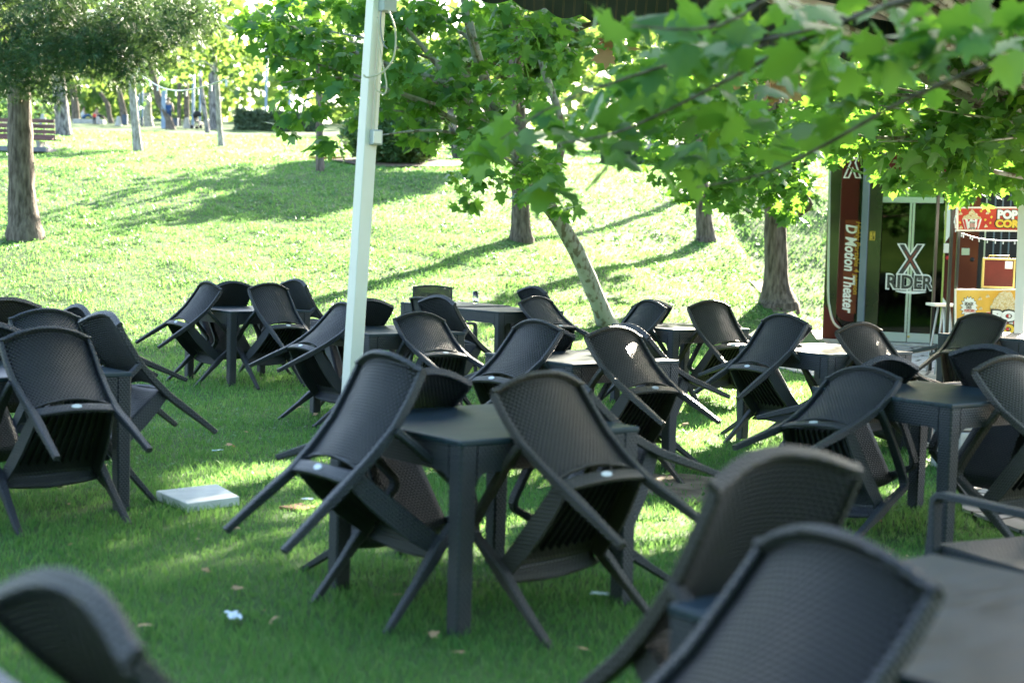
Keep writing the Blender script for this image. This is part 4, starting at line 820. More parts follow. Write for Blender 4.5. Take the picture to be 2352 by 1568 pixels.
# people
M_skin = mat('skin', (.42, .26, .19), .55); M_hair = mat('dark_hair', (.02, .015, .012), .7)
def person(loc, rz, H, shirt, trouser, label, pose='stand', scale=1):
    k = H/1.75; root = empty('person', loc, (0, 0, rz), label, 'person')
    def skin(name, nodes, edges, m, rootv=0):
        me = bpy.data.meshes.new(name); me.from_pydata([tuple(c*k for c in n[0]) for n in nodes], edges, []); me.materials.append(m)
        o = link(name, me, root); md = o.modifiers.new('skin', 'SKIN'); md.use_smooth_shade = True; sm = o.modifiers.new('sub', 'SUBSURF'); sm.levels = 1; sm.render_levels = 2
        for i, n in enumerate(nodes): r = n[1]*k; me.skin_vertices[0].data[i].radius = (r, r*(n[2] if len(n) > 2 else 1)) if me.skin_vertices else (r, r)
        me.skin_vertices[0].data[rootv].use_root = True; return o
    def mk(nodes): return nodes
    def ensure(me): return
    if pose == 'stand':
        J = dict(pel=((0, 0, .95), .13), wai=((0, 0, 1.08), .125), che=((0, 0, 1.32), .15), nec=((0, .0, 1.47), .055), hed=((0, .02, 1.60), .085), top=((0, .0, 1.70), .06),
                 sl=((-.18, 0, 1.41), .055), el=((-.23, .03, 1.14), .042), wl=((-.20, .12, .92), .03), hl=((-.19, .16, .84), .032), sr=((.18, 0, 1.41), .055), er=((.27, -.02, 1.15), .042), wr=((.30, .05, .93), .03), hr=((.30, .09, .85), .032),
                 tl=((-.09, 0, .90), .09), kl=((-.10, .02, .50), .06), al=((-.11, -.02, .09), .042), fl=((-.12, .12, .04), .04), tr=((.09, 0, .90), .09), kr=((.11, .05, .50), .06), ar=((.12, .02, .09), .042), fr=((.13, .16, .04), .04))
    else:
        J = dict(pel=((0, 0, .12), .14), wai=((0, -.02, .26), .135), che=((0, .02, .50), .15), nec=((0, .06, .66), .055), hed=((0, .09, .79), .085), top=((0, .08, .88), .06),
                 sl=((-.18, .03, .60), .055), el=((-.25, .14, .38), .042), wl=((-.12, .32, .34), .03), hl=((-.08, .38, .34), .032), sr=((.18, .03, .60), .055), er=((.25, .14, .38), .042), wr=((.12, .32, .34), .03), hr=((.08, .38, .34), .032),
                 tl=((-.10, .05, .12), .09), kl=((-.20, .42, .30), .065), al=((-.10, .72, .08), .045), fl=((-.10, .82, .05), .04), tr=((.10, .05, .12), .09), kr=((.20, .42, .30), .065), ar=((.10, .72, .08), .045), fr=((.10, .82, .05), .04))
    E_ = [('pel', 'wai'), ('wai', 'che'), ('che', 'nec'), ('nec', 'hed'), ('hed', 'top'), ('che', 'sl'), ('sl', 'el'), ('el', 'wl'), ('wl', 'hl'), ('che', 'sr'), ('sr', 'er'), ('er', 'wr'), ('wr', 'hr'), ('pel', 'tl'), ('tl', 'kl'), ('kl', 'al'), ('al', 'fl'), ('pel', 'tr'), ('tr', 'kr'), ('kr', 'ar'), ('ar', 'fr')]
    def part(name, keys, m, grow):
        ks = list(keys); nodes = [(J[q][0], J[q][1]+grow) for q in ks]; ed = [(ks.index(a), ks.index(b)) for a, b in E_ if a in ks and b in ks]
        me = bpy.data.meshes.new(name); me.from_pydata([tuple(c*k for c in n[0]) for n in nodes], ed, []); me.materials.append(m)
        o = link(name, me, root); md = o.modifiers.new('skin', 'SKIN'); md.use_smooth_shade = True; sm = o.modifiers.new('sub', 'SUBSURF'); sm.levels = 1; sm.render_levels = 2
        for i, n in enumerate(nodes): me.skin_vertices[0].data[i].radius = (n[1]*k, n[1]*k)
        me.skin_vertices[0].data[0].use_root = True
    part('body', J.keys(), M_skin, 0)
    part('shirt', ['pel', 'wai', 'che', 'sl', 'el', 'sr', 'er'] if False else ['wai', 'che', 'pel', 'sl', 'sr'], shirt, .022)
    part('trousers', ['pel', 'tl', 'kl', 'al', 'tr', 'kr', 'ar'], trouser, .018)
    h = J['hed'][0]; mb = MB(); mb.sphere((h[0]*k, (h[1]-.015)*k, (h[2]+.035)*k), .105*k, 14, 8, (1, 1.05, 1), lo=0, hi=.6); mb.build('hair', M_hair, root)
    return root
M_navy = mat('navy_cloth', (.02, .06, .17), .8); M_red = mat('red_cloth', (.6, .04, .04), .8); M_wsh = mat('white_cloth', (.7, .68, .65), .8); M_jean = mat('jeans', (.05, .11, .22), .8)
person(on((386, 297)), R(12), 1.78, M_navy, mat('dark_trousers', (.015, .03, .08), .8), 'person in a navy t-shirt standing with their back to us by the sinuous trunk')
person(on((217, 287)), R(190), .85, M_red, mat('black_cloth', (.015, .015, .02), .8), 'small child in a red t-shirt standing beside the bollard')
gp = on((190, 272)); person(gp, R(-70), 1.7, M_wsh, M_jean, 'person in a white shirt and jeans sitting on the far grass', 'sit')
person(gp+Vector((.9, .4, 0)), R(-100), 1.7, M_blk, M_blk, 'person in black sitting on the far grass beside the white shirt', 'sit')

# ------------------------------------------------------------------ white posts and the striped awning edge
def lean_post(name, label, top, bot, Y, a, rz):
    A = W(bot[0], bot[1], Y); A.z = -.1; B = W(top[0], top[1], Y); root = empty(name, (A.x, A.y, 0), label=label, cat='post', group='white awning posts')
    mb = MB(); c, s = math.cos(rz), math.sin(rz); P = [A.lerp(B, t) for t in (0, .25, .5, .75, 1)]
    mb.sweep(P, a, a, lat=(c, s, 0), ch=.08); o = mb.build('shaft', M_white, root); rebase(root, o); return root, A, B
pr, PA, PB = lean_post('awning_post', 'leaning square white post in the middle with a socket box on it', (869, -80), (794, 1067), 9.4, .096, R(38))
def on_post(py, dx, dy):          # point on the left post at photo height py, shifted in world units
    t = (W(830, py, 9.4).z-PA.z)/(PB.z-PA.z); p = PA.lerp(PB, t); return p+Vector((dx, dy, 0))
q = on_post(316, .055, -.03); mb = MB(); mb.box(q, (.075, .07, .098), R(38), bev=.006); o = mb.build('socket_box', M_greybox, pr); mb = MB(); mb.box(q+Vector((.018, -.038, 0)), (.058, .012, .076), R(38)); o2 = mb.build('socket_cover', M_white, o); rebase(pr, o, o2)
q = on_post(10, .075, -.03); mb = MB(); mb.box(q, (.10, .09, .10), R(38), bev=.006); o = mb.build('junction_box', M_greybox, pr); rebase(pr, o)
mb = MB(); mb.sweep([on_post(y, .042, -.052) for y in (300, 200, 100, 30)], .016, .012, lat=(.8, .6, 0)); o = mb.build('cable_duct', M_cream, pr); rebase(pr, o)
def cab(pts, r, Y=9.28): P, Rr = tpath([(x, y, 3) for x, y in pts], Y); return P
mb = MB(); mb.tube(cab([(893, 25), (908, 70), (905, 130), (880, 165), (845, 178), (835, 172)], 0), .006, 6); mb.tube(cab([(862, 180), (864, 205), (882, 216), (888, 200), (884, 170), (874, 120), (868, 40)], 0), .005, 6); o = mb.build('cable', mat('beige_cable', (.55, .50, .38), .5), pr); rebase(pr, o)
mb = MB(); mb.tube(cab([(876, 25), (874, 60), (880, 100), (890, 112)], 0), .005, 6); o = mb.build('cable', mat('grey_cable', (.25, .26, .28), .5), pr); rebase(pr, o)
pr2, QA, QB = lean_post('awning_post', 'white square post at the right edge in front of the popcorn stand', (2373, -60), (2340, 926), 14.3, .10, R(40))
A = Vector((PB.x, PB.y, 0)); B = Vector((QB.x, QB.y, 0)); dv = (B-A); dn = Vector((dv.y, -dv.x, 0)).normalized()
ZL, ZR = 3.20, 3.27
root = empty('awning', (A.x, A.y, ZL), label='dark green awning with gold stripes and a scalloped hem across the top', cat='awning')
def awning_mat():
    m = mat('striped_awning', (.008, .028, .022), .85); b = m.node_tree.nodes['Principled BSDF']; tc = N(m, 'ShaderNodeTexCoord'); sp = N(m, 'ShaderNodeSeparateXYZ'); Lk(m, tc.outputs['UV'], sp.inputs[0])
    f_ = math_n(m, 'FRACT', math_n(m, 'DIVIDE', sp.outputs[0], .105))
    a1 = math_n(m, 'LESS_THAN', math_n(m, 'ABSOLUTE', math_n(m, 'SUBTRACT', f_, .44)), .016); a2 = math_n(m, 'LESS_THAN', math_n(m, 'ABSOLUTE', math_n(m, 'SUBTRACT', f_, .56)), .016)
    mx = N(m, 'ShaderNodeMixRGB'); mx.inputs[1].default_value = (.006, .022, .02, 1); mx.inputs[2].default_value = (.09, .07, .03, 1); Lk(m, math_n(m, 'ADD', a1, a2), mx.inputs[0]); Lk(m, mx.outputs[0], b.inputs['Base Color']); return m
M_awn = awning_mat()
L = dv.length; nn = int(L/.02); vs = []; uvs = []
Wv = lambda t: .05*math.sin(t*L*2.1)*math.sin(t*L*.9)+.02*math.sin(t*L*7)
for i in range(nn+1):
    t = i/nn; x = t*L; zb = (ZL+(ZR-ZL)*t)-.05*abs(math.sin(math.pi*x/.36))-.06*math.sin(math.pi*t)
    for j, q in enumerate((0, .33, .66, 1)):
        z = zb+(3.60-zb)*q; p = A.lerp(B, t)+dn*(Wv(t)*(1-q)+.0); vs.append((p.x, p.y, z)); uvs.append((x, z))
fs = [(i*4+j, (i+1)*4+j, (i+1)*4+j+1, i*4+j+1) for i in range(nn) for j in range(3)]
def sheet(name, vs, fs, uvs, m, parent):
    me = bpy.data.meshes.new(name); me.from_pydata(vs, [], fs); me.polygons.foreach_set('use_smooth', [True]*len(fs)); uv = me.uv_layers.new(name='UVMap')
    for lp in me.loops: uv.data[lp.index].uv = uvs[lp.vertex_index]
    o = link(name, me, parent, m); md = o.modifiers.new('thick', 'SOLIDIFY'); md.thickness = .003; return o
o = sheet('valance', vs, fs, uvs, M_awn, root); rebase(root, o)
vs = []; uvs = []; n2 = 60
for i in range(n2+1):
    t = i/n2
    for j in range(5):
        q = j/4; p = A.lerp(B, t)+dn*(q*1.5); vs.append((p.x, p.y, 3.60+.45*q-.05*math.sin(math.pi*q))); uvs.append((t*L, q*1.5))
fs = [(i*5+j, (i+1)*5+j, (i+1)*5+j+1, i*5+j+1) for i in range(n2) for j in range(4)]
o = sheet('roof_cloth', vs, fs, uvs, mat('awning_lining', (.006, .018, .016), .9), root); rebase(root, o)
mb = MB(); mb.sweep([A+Vector((0, 0, 3.58)), B+Vector((0, 0, 3.58))], .06, .06, lat=(0, 0, 1)); o = mb.build('beam', M_white, root); rebase(root, o)

# ------------------------------------------------------------------ text helper
def text_mesh(body, size, ext=.002, off=0, shear=0, align='LEFT'):
    cu = bpy.data.curves.new('t', 'FONT'); cu.body = body; cu.size = size; cu.extrude = ext; cu.offset = off; cu.shear = shear; cu.align_x = align; cu.align_y = 'BOTTOM_BASELINE'
    cu.resolution_u = 3; o = bpy.data.objects.new('t', cu); COL.objects.link(o); bpy.context.view_layer.update(); dg = bpy.context.evaluated_depsgraph_get()
    me = bpy.data.meshes.new_from_object(o.evaluated_get(dg)); bpy.data.objects.remove(o); bpy.data.curves.remove(cu); return me
def put_text(name, body, O, X, Y, width=None, height=None, m=None, parent=None, ext=.002, off=0, shear=0):
    """text with its lower left corner at O, running along unit X, letters' up = unit Y, fitted to width and height"""
    me = text_mesh(body, 1.0, ext, off, shear); co = np.empty(len(me.vertices)*3, np.float32); me.vertices.foreach_get('co', co); co = co.reshape(-1, 3)
    lo, hi = co.min(0), co.max(0); sx = width/(hi[0]-lo[0]) if width else None; sy = height/(hi[1]-lo[1]) if height else None; sx = sx or sy; sy = sy or sx
    Z = X.cross(Y); P = np.array(O)[None]+np.outer((co[:, 0]-lo[0])*sx, np.array(X))+np.outer((co[:, 1]-lo[1])*sy, np.array(Y))+np.outer(co[:, 2]-lo[2], np.array(Z))
    me.vertices.foreach_set('co', P.astype(np.float32).ravel()); me.update(); return link(name, me, parent, m)

# ------------------------------------------------------------------ the simulator kiosk
ang = R(-24); tv = Vector((math.cos(ang), math.sin(ang), 0)); nv = Vector((tv.y, -tv.x, 0)); KA = Vector((W(1888, 770, 23.5).x, 23.5, 0))
def KP(px_, py_, d=0):
    """photo pixel -> (s, z) on the facade plane moved outwards by d"""
    r = ray(px_, py_); o = KA+nv*d; t = (o-Vector((0, 0, CH))).dot(nv)/r.dot(nv); p = Vector((0, 0, CH))+r*t
    return ((p-KA).dot(tv), p.z)
kroot = empty('simulator_kiosk', KA, (0, 0, ang), 'dark glazed ride simulator kiosk with red panels and double glass door', 'kiosk')
def kbox(mb, x0, x1, z0, z1, d0, d1, bev=0, mi=0): mb.box(((x0+x1)/2, -(d0+d1)/2, (z0+z1)/2), (abs(x1-x0), abs(d1-d0), abs(z1-z0)), 0, mi, bev)
def kr(x0, y0, x1, y1, d=0):
    s0 = KP(x0, (y0+y1)/2, d)[0]; s1 = KP(x1, (y0+y1)/2, d)[0]; xm = (x0+x1)/2; return s0, s1, KP(xm, y1, d)[1], KP(xm, y0, d)[1]
H_K = 3.35; ZB = .06
M_mirror = noisy('dark_mirror_glass', (.03, .03, .022), (.05, .05, .036), 1.0, .04, .04, .01, 2); M_mirror.node_tree.nodes['Principled BSDF'].inputs['Metallic'].default_value = 1
M_olive = noisy('olive_gloss_panel', (.022, .025, .013), (.04, .042, .02), 2, .16, .02, .01, spec=.8)
M_black = mat('black_gloss', (.010, .010, .012), .12, 0, .8); M_silver = mat('brushed_silver', (.62, .64, .66), .3, .85)
M_redv = noisy('red_vinyl', (.050, .004, .005), (.085, .008, .008), .9, .35, 0, .01, 3); M_redo = noisy('orange_red_vinyl', (.10, .015, .008), (.17, .04, .014), 1.2, .35, 0, .01, 3)
M_gcol = noisy('blue_grey_column', (.13, .17, .20), (.17, .21, .24), 2, .45, 0); M_txt = mat('white_lettering', (.8, .8, .78), .5); M_yel = mat('yellow_lettering', (.62, .36, .03), .5)
M_interior = mat('kiosk_interior', (.012, .012, .014), .6)
xR = 5.2
mb = MB(); kbox(mb, .02, xR, ZB, H_K, -2.6, -.06); mb.build('body', M_black, kroot)
mb = MB(); kbox(mb, -.1, xR, H_K, H_K+.12, -2.7, .05); mb.build('roof', M_black, kroot)
mb = MB(); kbox(mb, -.15, xR, 0.0, ZB, -2.7, .25, .01); mb.build('plinth', M_concrete, kroot)
s0, s1, _, _ = kr(1890, 500, 1926, 700); mb = MB(); kbox(mb, 0, s1, ZB, H_K, -.06, 0, .01); mb.build('edge_panel', M_olive, kroot)
# silver strip that curves along the foot
pp = [KP(1906, 300, .012), KP(1904, 500, .012), KP(1902, 660, .012), KP(1905, 705, .012), KP(1915, 740, .012), KP(1935, 757, .012), KP(1960, 765, .012)]
mb = MB(); P = [Vector((s, -.008, z)) for s, z in pp]; PP = []
for i in range(len(P)-1):
    for k in range(5):
        t = k/5; a, b, c, d = P[max(i-1, 0)], P[i], P[i+1], P[min(i+2, len(P)-1)]; PP.append(.5*((2*b)+(c-a)*t+(2*a-5*b+4*c-d)*t*t+(3*b-a-3*c+d)*t**3))
mb.sweep(PP+[P[-1]], .022, .035, lat=(0, 1, 0)); mb.build('silver_strip', M_silver, kroot)
s0, s1, z0, z1 = kr(1926, 300, 1970, 738); z1 = H_K-.02
r_ = .22; poly = [(s0, z1), (s0, z0+r_)]+[(s0+r_-r_*math.cos(t), z0+r_-r_*math.sin(t)) for t in np.linspace(0, math.pi/2, 7)][1:]+[(s1, z0), (s1, z1)]
mb = MB(); mb.prism(poly, -.05, -.002, lambda u, v, d: (u, -d, v)); mb.build('red_panel', M_redv, kroot)
s2, s3, z2, z3 = kr(1937, 505, 1970, 720); r_ = .14; poly = [(s2, z3), (s2, z2+r_)]+[(s2+r_-r_*math.cos(t), z2+r_-r_*math.sin(t)) for t in np.linspace(0, math.pi/2, 6)][1:]+[(s3, z2), (s3, z3)]
mb = MB(); mb.prism(poly, -.002, .004, lambda u, v, d: (u, -d, v)); mb.build('orange_panel', M_redo, kroot)
s4, z4 = KP(1893, 770); mb = MB(); mb.prism([(.02, ZB), (.62, ZB), (.35, .22), (.02, .62)], .001, .007, lambda u, v, d: (u, -d, v)); mb.build('red_skirt', M_redv, kroot)
Xd = Vector((0, 0, -1)); Yd = Vector((1, 0, 0))
a_, b_ = KP(1943, 516), KP(1961, 718); put_text('lettering', 'D Motion Theater', Vector((a_[0], -.006, a_[1])), Xd, Yd, a_[1]-KP(1944, 719)[1], b_[0]-a_[0], M_txt, kroot, off=.025, shear=.18)
a_, b_ = KP(1963, 509), KP(1971.5, 675); put_text('lettering', 'Highly Portable 4 person', Vector((a_[0], -.006, a_[1])), Xd, Yd, a_[1]-KP(1965, 676)[1], b_[0]-a_[0], M_yel, kroot, off=.01, shear=.2)
s0, s1, _, _ = kr(1974, 500, 1989, 700, .10); mb = MB(); kbox(mb, s0, s1, ZB, H_K, -.02, .10, .008); mb.build('grey_column', M_gcol, kroot)
s0, s1, _, _ = kr(1988, 500, 2021, 700, .03); mb = MB(); kbox(mb, s0+.0, s1, ZB, H_K, -.03, .03, .004); mb.build('olive_pillar', M_olive, kroot)
# maker's yellow mark on the pillar
a_ = kr(1998, 531, 2010, 552, .036); mb = MB(); kbox(mb, a_[0], a_[1], a_[2], a_[3], .031, .036, .012); mb.build('yellow_mark', mat('yellow_mark', (.60, .42, .05), .5), kroot)
mid = (a_[2]+a_[3])/2; put_text('lettering', 'T', Vector((a_[0]+.02, -.038, mid+.008)), Vector((1, 0, 0)), Vector((0, 0, 1)), .055, .055, M_olive, kroot, off=.01); put_text('lettering', '3', Vector((a_[0]+.02, -.038, a_[2]+.012)), Vector((1, 0, 0)), Vector((0, 0, 1)), .055, .06, M_olive, kroot, off=.01)
# red head panels with the white outlined X
s0, s1, _, _ = kr(2021, 420, 2172, 700); zT = KP(2090, 420)[1]
mb = MB(); kbox(mb, s0, s1, zT, H_K-.02, -.05, .0); mb.build('head_panel', M_redv, kroot)
def xshape(cx, cz, w_, h_, th, d0, d1, m, name, parent):
    mb = MB()
    for sg in (-1, 1):
        poly = [(cx-sg*w_/2, cz+h_/2), (cx-sg*(w_/2-th), cz+h_/2), (cx+sg*w_/2, cz-h_/2), (cx+sg*(w_/2-th), cz-h_/2)]
        dd = .0006*sg; mb.prism(poly, d0+dd, d1+dd, lambda u, v, d: (u, -d, v))
    return mb.build(name, m, parent)
def xoutline(cx, cz, w_, h_, th, d, name, m, m2, parent):
    xshape(cx, cz, w_, h_, th, d, d+.002, m, name, parent); k = .03; xshape(cx, cz, w_-2.2*k, h_-1.2*k, th-1.7*k, d+.002, d+.0045, m2, name+'_fill', parent)
cx = kr(1938, 340, 1972, 408); xoutline((cx[0]+cx[1])/2+.03, (cx[2]+cx[3])/2, .30, .5, .10, -.0015, 'panel_cross', M_txt, M_redv, kroot)
cx = kr(2028, 340, 2052, 415); xoutline((cx[0]+cx[1])/2-.1, (cx[2]+cx[3])/2+.05, .5, .55, .12, .001, 'panel_cross', M_txt, M_redv, kroot)
# glass head light, door leaves, frames
a_ = kr(2022, 419, 2166, 453); mb = MB(); kbox(mb, a_[0], a_[1], a_[2], a_[3]-.01, -.03, .004); mb.build('head_glass', mat('silvered_glass', (.50, .55, .50), .06, 1), kroot)
a_ = kr(2021, 453, 2168, 466); mb = MB(); kbox(mb, a_[0], a_[1], a_[2], a_[3], -.02, .012, .003); mb.build('door_head_rail', M_silver, kroot)
door = kr(2022, 466, 2166, 778); zd0, zd1 = KP(2092, 778)[1], door[3]; smid = KP(2090.5, 600)[0]
for (u0, u1) in ((door[0], smid-.006), (smid+.006, door[1])):
    mb = MB(); kbox(mb, u0, u1, ZB+.01, zd1, -.04, -.002); dl = mb.build('door', M_mirror, kroot)
    mb = MB(); kbox(mb, u0, u1, ZB+.012, ZB+.16, -.004, .008, .002); mb.build('kick_rail', M_silver, dl)
    mb = MB(); q = (smid-.006) if u1 < smid else (smid+.006); qq = q-.035 if u1 < smid else q+.035; kbox(mb, min(q, qq), max(q, qq), ZB+.165, zd1, -.004, .008, .002); mb.build('closing_stile', M_silver, dl)
mb = MB(); mb.tube([(smid+.03, -.008, ZB+.10), (smid+.03, -.018, ZB+.10)], .022, 14); mb.build('lock', mat('brass', (.6, .45, .15), .35, .8), kroot)
# X RIDER decal on the doors
z_ = lambda zx, zy: KP(1868+zx*.28905, 343+zy*.28905)
A0, A1 = z_(655, 995), z_(890, 753); cx_, cz_ = (A0[0]+A1[0])/2, (A0[1]+A1[1])/2; xw, xh = A1[0]-A0[0], A1[1]-A0[1]
M_charc = mat('charcoal_decal', (.045, .045, .04), .4)
xshape(cx_, cz_, xw, xh, xw*.30, .009, .011, M_txt, 'decal_cross', kroot); xshape(cx_, cz_, xw-.075, xh-.03, xw*.30-.055, .011, .013, M_charc, 'decal_cross_fill', kroot)
xshape(cx_, cz_, xw*.42, xh*.55, .012, .014, .0155, mat('red_line', (.4, .05, .03), .5), 'decal_red_line', kroot)
B0, B1 = z_(573, 1112), z_(970, 996); w2 = B1[0]-B0[0]; h2 = B1[1]-B0[1]
put_text('decal_letters', 'RIDER', Vector((B0[0], -.009, B0[1])), Vector((1, 0, 0)), Vector((0, 0, 1)), w2, h2, M_txt, kroot, off=.062)
put_text('decal_letters_fill', 'RIDER', Vector((B0[0]+.024, -.0135, B0[1]+.022)), Vector((1, 0, 0)), Vector((0, 0, 1)), w2-.048, h2-.044, M_charc, kroot, off=.028)
mb = MB(); c0, c1 = z_(655, 1122), z_(895, 1122); n = 12
poly = [(c0[0]+(c1[0]-c0[0])*i/n, c0[1]+.0-.0*i) for i in range(n+1)]+[(c1[0]-(c1[0]-c0[0])*i/n, c0[1]-.012-.03*math.sin(math.pi*i/n)) for i in range(n+1)]
mb.prism(poly, .0088, .0105, lambda u, v, d: (u, -d, v)); mb.build('decal_underline', M_txt, kroot)
# right of the door
a_ = kr(2165, 450, 2169, 775); mb = MB(); kbox(mb, a_[0], a_[1], ZB, H_K-.5, -.03, .012); mb.build('lime_edge', mat('lime_trim', (.42, .48, .12), .4), kroot)
a_ = kr(2169, 440, 2187, 775); mb = MB(); kbox(mb, a_[0], a_[1], ZB, H_K-.02, -.05, .0); mb.build('side_red_panel', M_redv, kroot)
mb = MB(); mb.prism([KP(2169, 487), KP(2183, 458), KP(2183, 540), KP(2169, 560)], .001, .004, lambda u, v, d: (u, -d, v)); mb.build('white_decal', M_txt, kroot)
mb = MB(); mb.prism([KP(2165, 682), KP(2182, 706), KP(2182, 772), KP(2166, 772)], .001, .004, lambda u, v, d: (u, -d, v)); mb.build('white_decal', M_txt, kroot)
a_ = kr(2168, 559, 2180, 581); mb = MB(); kbox(mb, a_[0], a_[1], a_[2], a_[3], .0, .05, .006); mb.build('switch_box', M_white, kroot)
c_ = KP(2177, 592); mb = MB(); mb.tube([(c_[0], -.0, c_[1]), (c_[0], -.035, c_[1])], .03, 14); mb.build('push_button', M_red, kroot)
a_ = kr(2187, 420, 2246, 770); mb = MB(); kbox(mb, a_[0], a_[1], ZB, H_K-.02, -.05, .002); mb.build('red_panel', M_redo, kroot)
a_ = kr(2209, 570, 2227, 586); mb = MB(); kbox(mb, a_[0], a_[1], a_[2], a_[3], .002, .02, .004); mb.build('switch_plate', M_silver, kroot)
c_ = KP(2233, 596); mb = MB(); mb.tube([(c_[0], -.0, c_[1]), (c_[0], -.006, c_[1])], .035, 16); mb.build('port', M_interior, kroot)
a_ = kr(2246, 420, 2352, 770); mb = MB(); kbox(mb, a_[0], xR, ZB, H_K-.02, -.05, -.01); mb.build('dark_bay', M_interior, kroot)
for x in (2263, 2283, 2300, 2318): a_ = kr(x, 420, x+3, 600); mb = MB(); kbox(mb, a_[0], a_[1], ZB+.8, H_K-.05, -.01, .02); mb.build('bay_bar', M_silver if x == 2263 else M_gcol, kroot)
rebase_needed = None

# ------------------------------------------------------------------ popcorn stand in front of it
YP = 17.0
def PP_(x, y, d=0): p = W(x, y, YP-d); return p
sr = empty('popcorn_stand', Vector((PP_(2270, 800).x, YP+.4, 0)), label='popcorn stand with black posts and counter right of the glass door', cat='stand')
M_post = mat('black_post', (.012, .012, .014), .4)
mb = MB()
objs = []
for x in (2182.5, 2199, 2420):
    m_ = MB(); p = W(x, 600, YP+.05); m_.box((p.x, p.y, 1.4), (.035, .035, 2.8)); objs.append(m_.build('post', M_post, sr))
for (x, y) in ((2199, .9), (2420, .9)):
    m_ = MB(); p = W(x, 600, YP+.05); m_.box((p.x, p.y+y, 1.4), (.035, .035, 2.8)); objs.append(m_.build('post', M_post, sr))
p0, p1 = W(2262, 663, YP), W(2430, 663, YP); m_ = MB(); m_.box(((p0.x+p1.x)/2, YP+.50, .5), (p1.x-p0.x, .8, 1.0), bev=.01); objs.append(m_.build('counter', M_post, sr))
m_ = MB(); m_.box(((p0.x+p1.x)/2, YP+.50, 2.82), (p1.x-p0.x+.1, 1.1, .05)); objs.append(m_.build('canopy', M_post, sr))
rebase(sr, *objs)
M_signred = noisy('sign_red', (.50, .03, .02), (.62, .08, .03), 3, .45, 0); M_signyel = noisy('sign_yellow', (.70, .34, .03), (.80, .50, .10), 2, .45, 0); M_blk2 = mat('sign_black', (.015, .015, .015), .5)
M_corn = leafmat('popcorn', [(.62, .42, .16), (.75, .60, .34), (.80, .70, .50)], (.6, .5, .3), .1, .7); M_signwhite = mat('sign_white', (.78, .78, .76), .5); M_signyelt = mat('sign_letter_yellow', (.75, .50, .04), .5); M_signredt = mat('sign_letter_red', (.55, .03, .03), .5)
def sp(x, y, d): p = W(x, y, YP-.03); return Vector((p.x, YP-.03-d, p.z))
def flat(poly, d, name, m, parent, t=.0025): mb = MB(); P = [sp(x, y, 0) for x, y in poly]; mb.prism([(q.x, q.z) for q in P], d, d+t, lambda u, v, dd: (u, YP-.03-dd, v)); return mb.build(name, m, parent)
def disc(x, y, r, n=10, rag=.25): return [(x+r*(1+rag*random.uniform(-1, 1))*math.cos(a), y+r*(1+rag*random.uniform(-1, 1))*math.sin(a)) for a in np.linspace(0, 2*math.pi, n, endpoint=False)]
def popcorn(name, spots, d, parent):
    vs = []; fs = []; mb = MB()
    for i, (x, y, r) in enumerate(spots):
        for (ox, oy) in ((0, 0), (.7, .3), (-.6, .5), (.1, -.7)):
            c = sp(x+ox*r, y+oy*r, d+.001*(i % 3)+.0015); mb.sphere(c, r*.75*YP/F, 6, 4, (1, .25, 1))
    return mb.build(name, M_corn, parent)
def sign(label, x0, y0, x1, y1, field):
    c = sp((x0+x1)/2, y1, 0); root = empty('popcorn_sign', c, label=label, cat='sign', group='popcorn signs')
    o = [flat([(x0, y1), (x1, y1+2), (x1, y0), (x0, y0)], 0, 'frame', M_white, root, .02), flat([(x0+4, y1-4), (x1-4, y1-2), (x1-4, y0+4), (x0+4, y0+4)], .0205, 'artwork', field, root, .002)]
    return root, o
zz5 = lambda zx, zy: (1868+zx*.28905, 343+zy*.28905)
r1, o1 = sign('red popcorn sign with POP CORN lettering, the upper one', 2196.5, 475, 2420, 531, M_signred)
bk = [zz5(1178, 553), zz5(1333, 553), zz5(1308, 633), zz5(1200, 633)]; o1.append(flat([(x, y) for x, y in reversed(bk)], .024, 'bucket', M_signwhite, r1))
for k in range(4):
    f0, f1 = k/4+.04, k/4+.15; tp = lambda f: (bk[0][0]+(bk[1][0]-bk[0][0])*f, bk[0][1]+1); bt = lambda f: (bk[3][0]+(bk[2][0]-bk[3][0])*f, bk[3][1]); o1.append(flat([bt(f0), bt(f1), tp(f1), tp(f0)], .027, 'bucket_stripe', M_signredt, r1))
o1.append(flat(disc(*zz5(1257, 598), 11, 18, 0), .030, 'roundel', M_signwhite, r1))
spots = [(zz5(1255+random.uniform(-75, 75)*(1-q), 550-q*65)+(2.2,)) for q in [random.random()**1.3 for _ in range(60)]]
o1.append(popcorn('popcorn_heap', spots, .024, r1))
for x, y in ((1165, 510), (1378, 505), (1365, 610), (1168, 620)): o1.append(popcorn('popcorn_piece', [zz5(x, y)+(3.0,)], .024, r1))
for (x, y) in ((1327, 492), (1410, 540), (1362, 560), (1400, 585), (1160, 582)): o1.append(flat(disc(*zz5(x, y), 2.6, 10, .35), .024, 'star', M_signyelt, r1))
Xp, Zp = Vector((1, 0, 0)), Vector((0, 0, 1))
def st(root, body, zx, zy, zx1, zy1, m, d, off, shear=0):
    a = sp(*zz5(zx, zy), d); b = sp(*zz5(zx1, zy1), d); return put_text('lettering', body, a, Xp, Zp, b.x-a.x, b.z-a.z, m, root, off=off, shear=shear)
o1.append(st(r1, 'POP', 1448, 560, 1628, 478, M_blk2, .024, .11)); o1.append(st(r1, 'POP', 1455, 554, 1620, 484, M_signwhite, .029, .06))
o1.append(st(r1, 'CORN', 1430, 628, 1700, 555, M_blk2, .024, .11)); o1.append(st(r1, 'CORN', 1438, 621, 1690, 562, M_signyelt, .029, .06))
for i, (t, m) in enumerate((('%100', M_blk2), ('LEZZET', M_signredt), ('%100', M_signredt), ('KEYIF', M_blk2))): o1.append(st(r1, t, 1236, 587+i*15, 1278, 576+i*15, m, .034, .01))
rebase(r1, *o1)
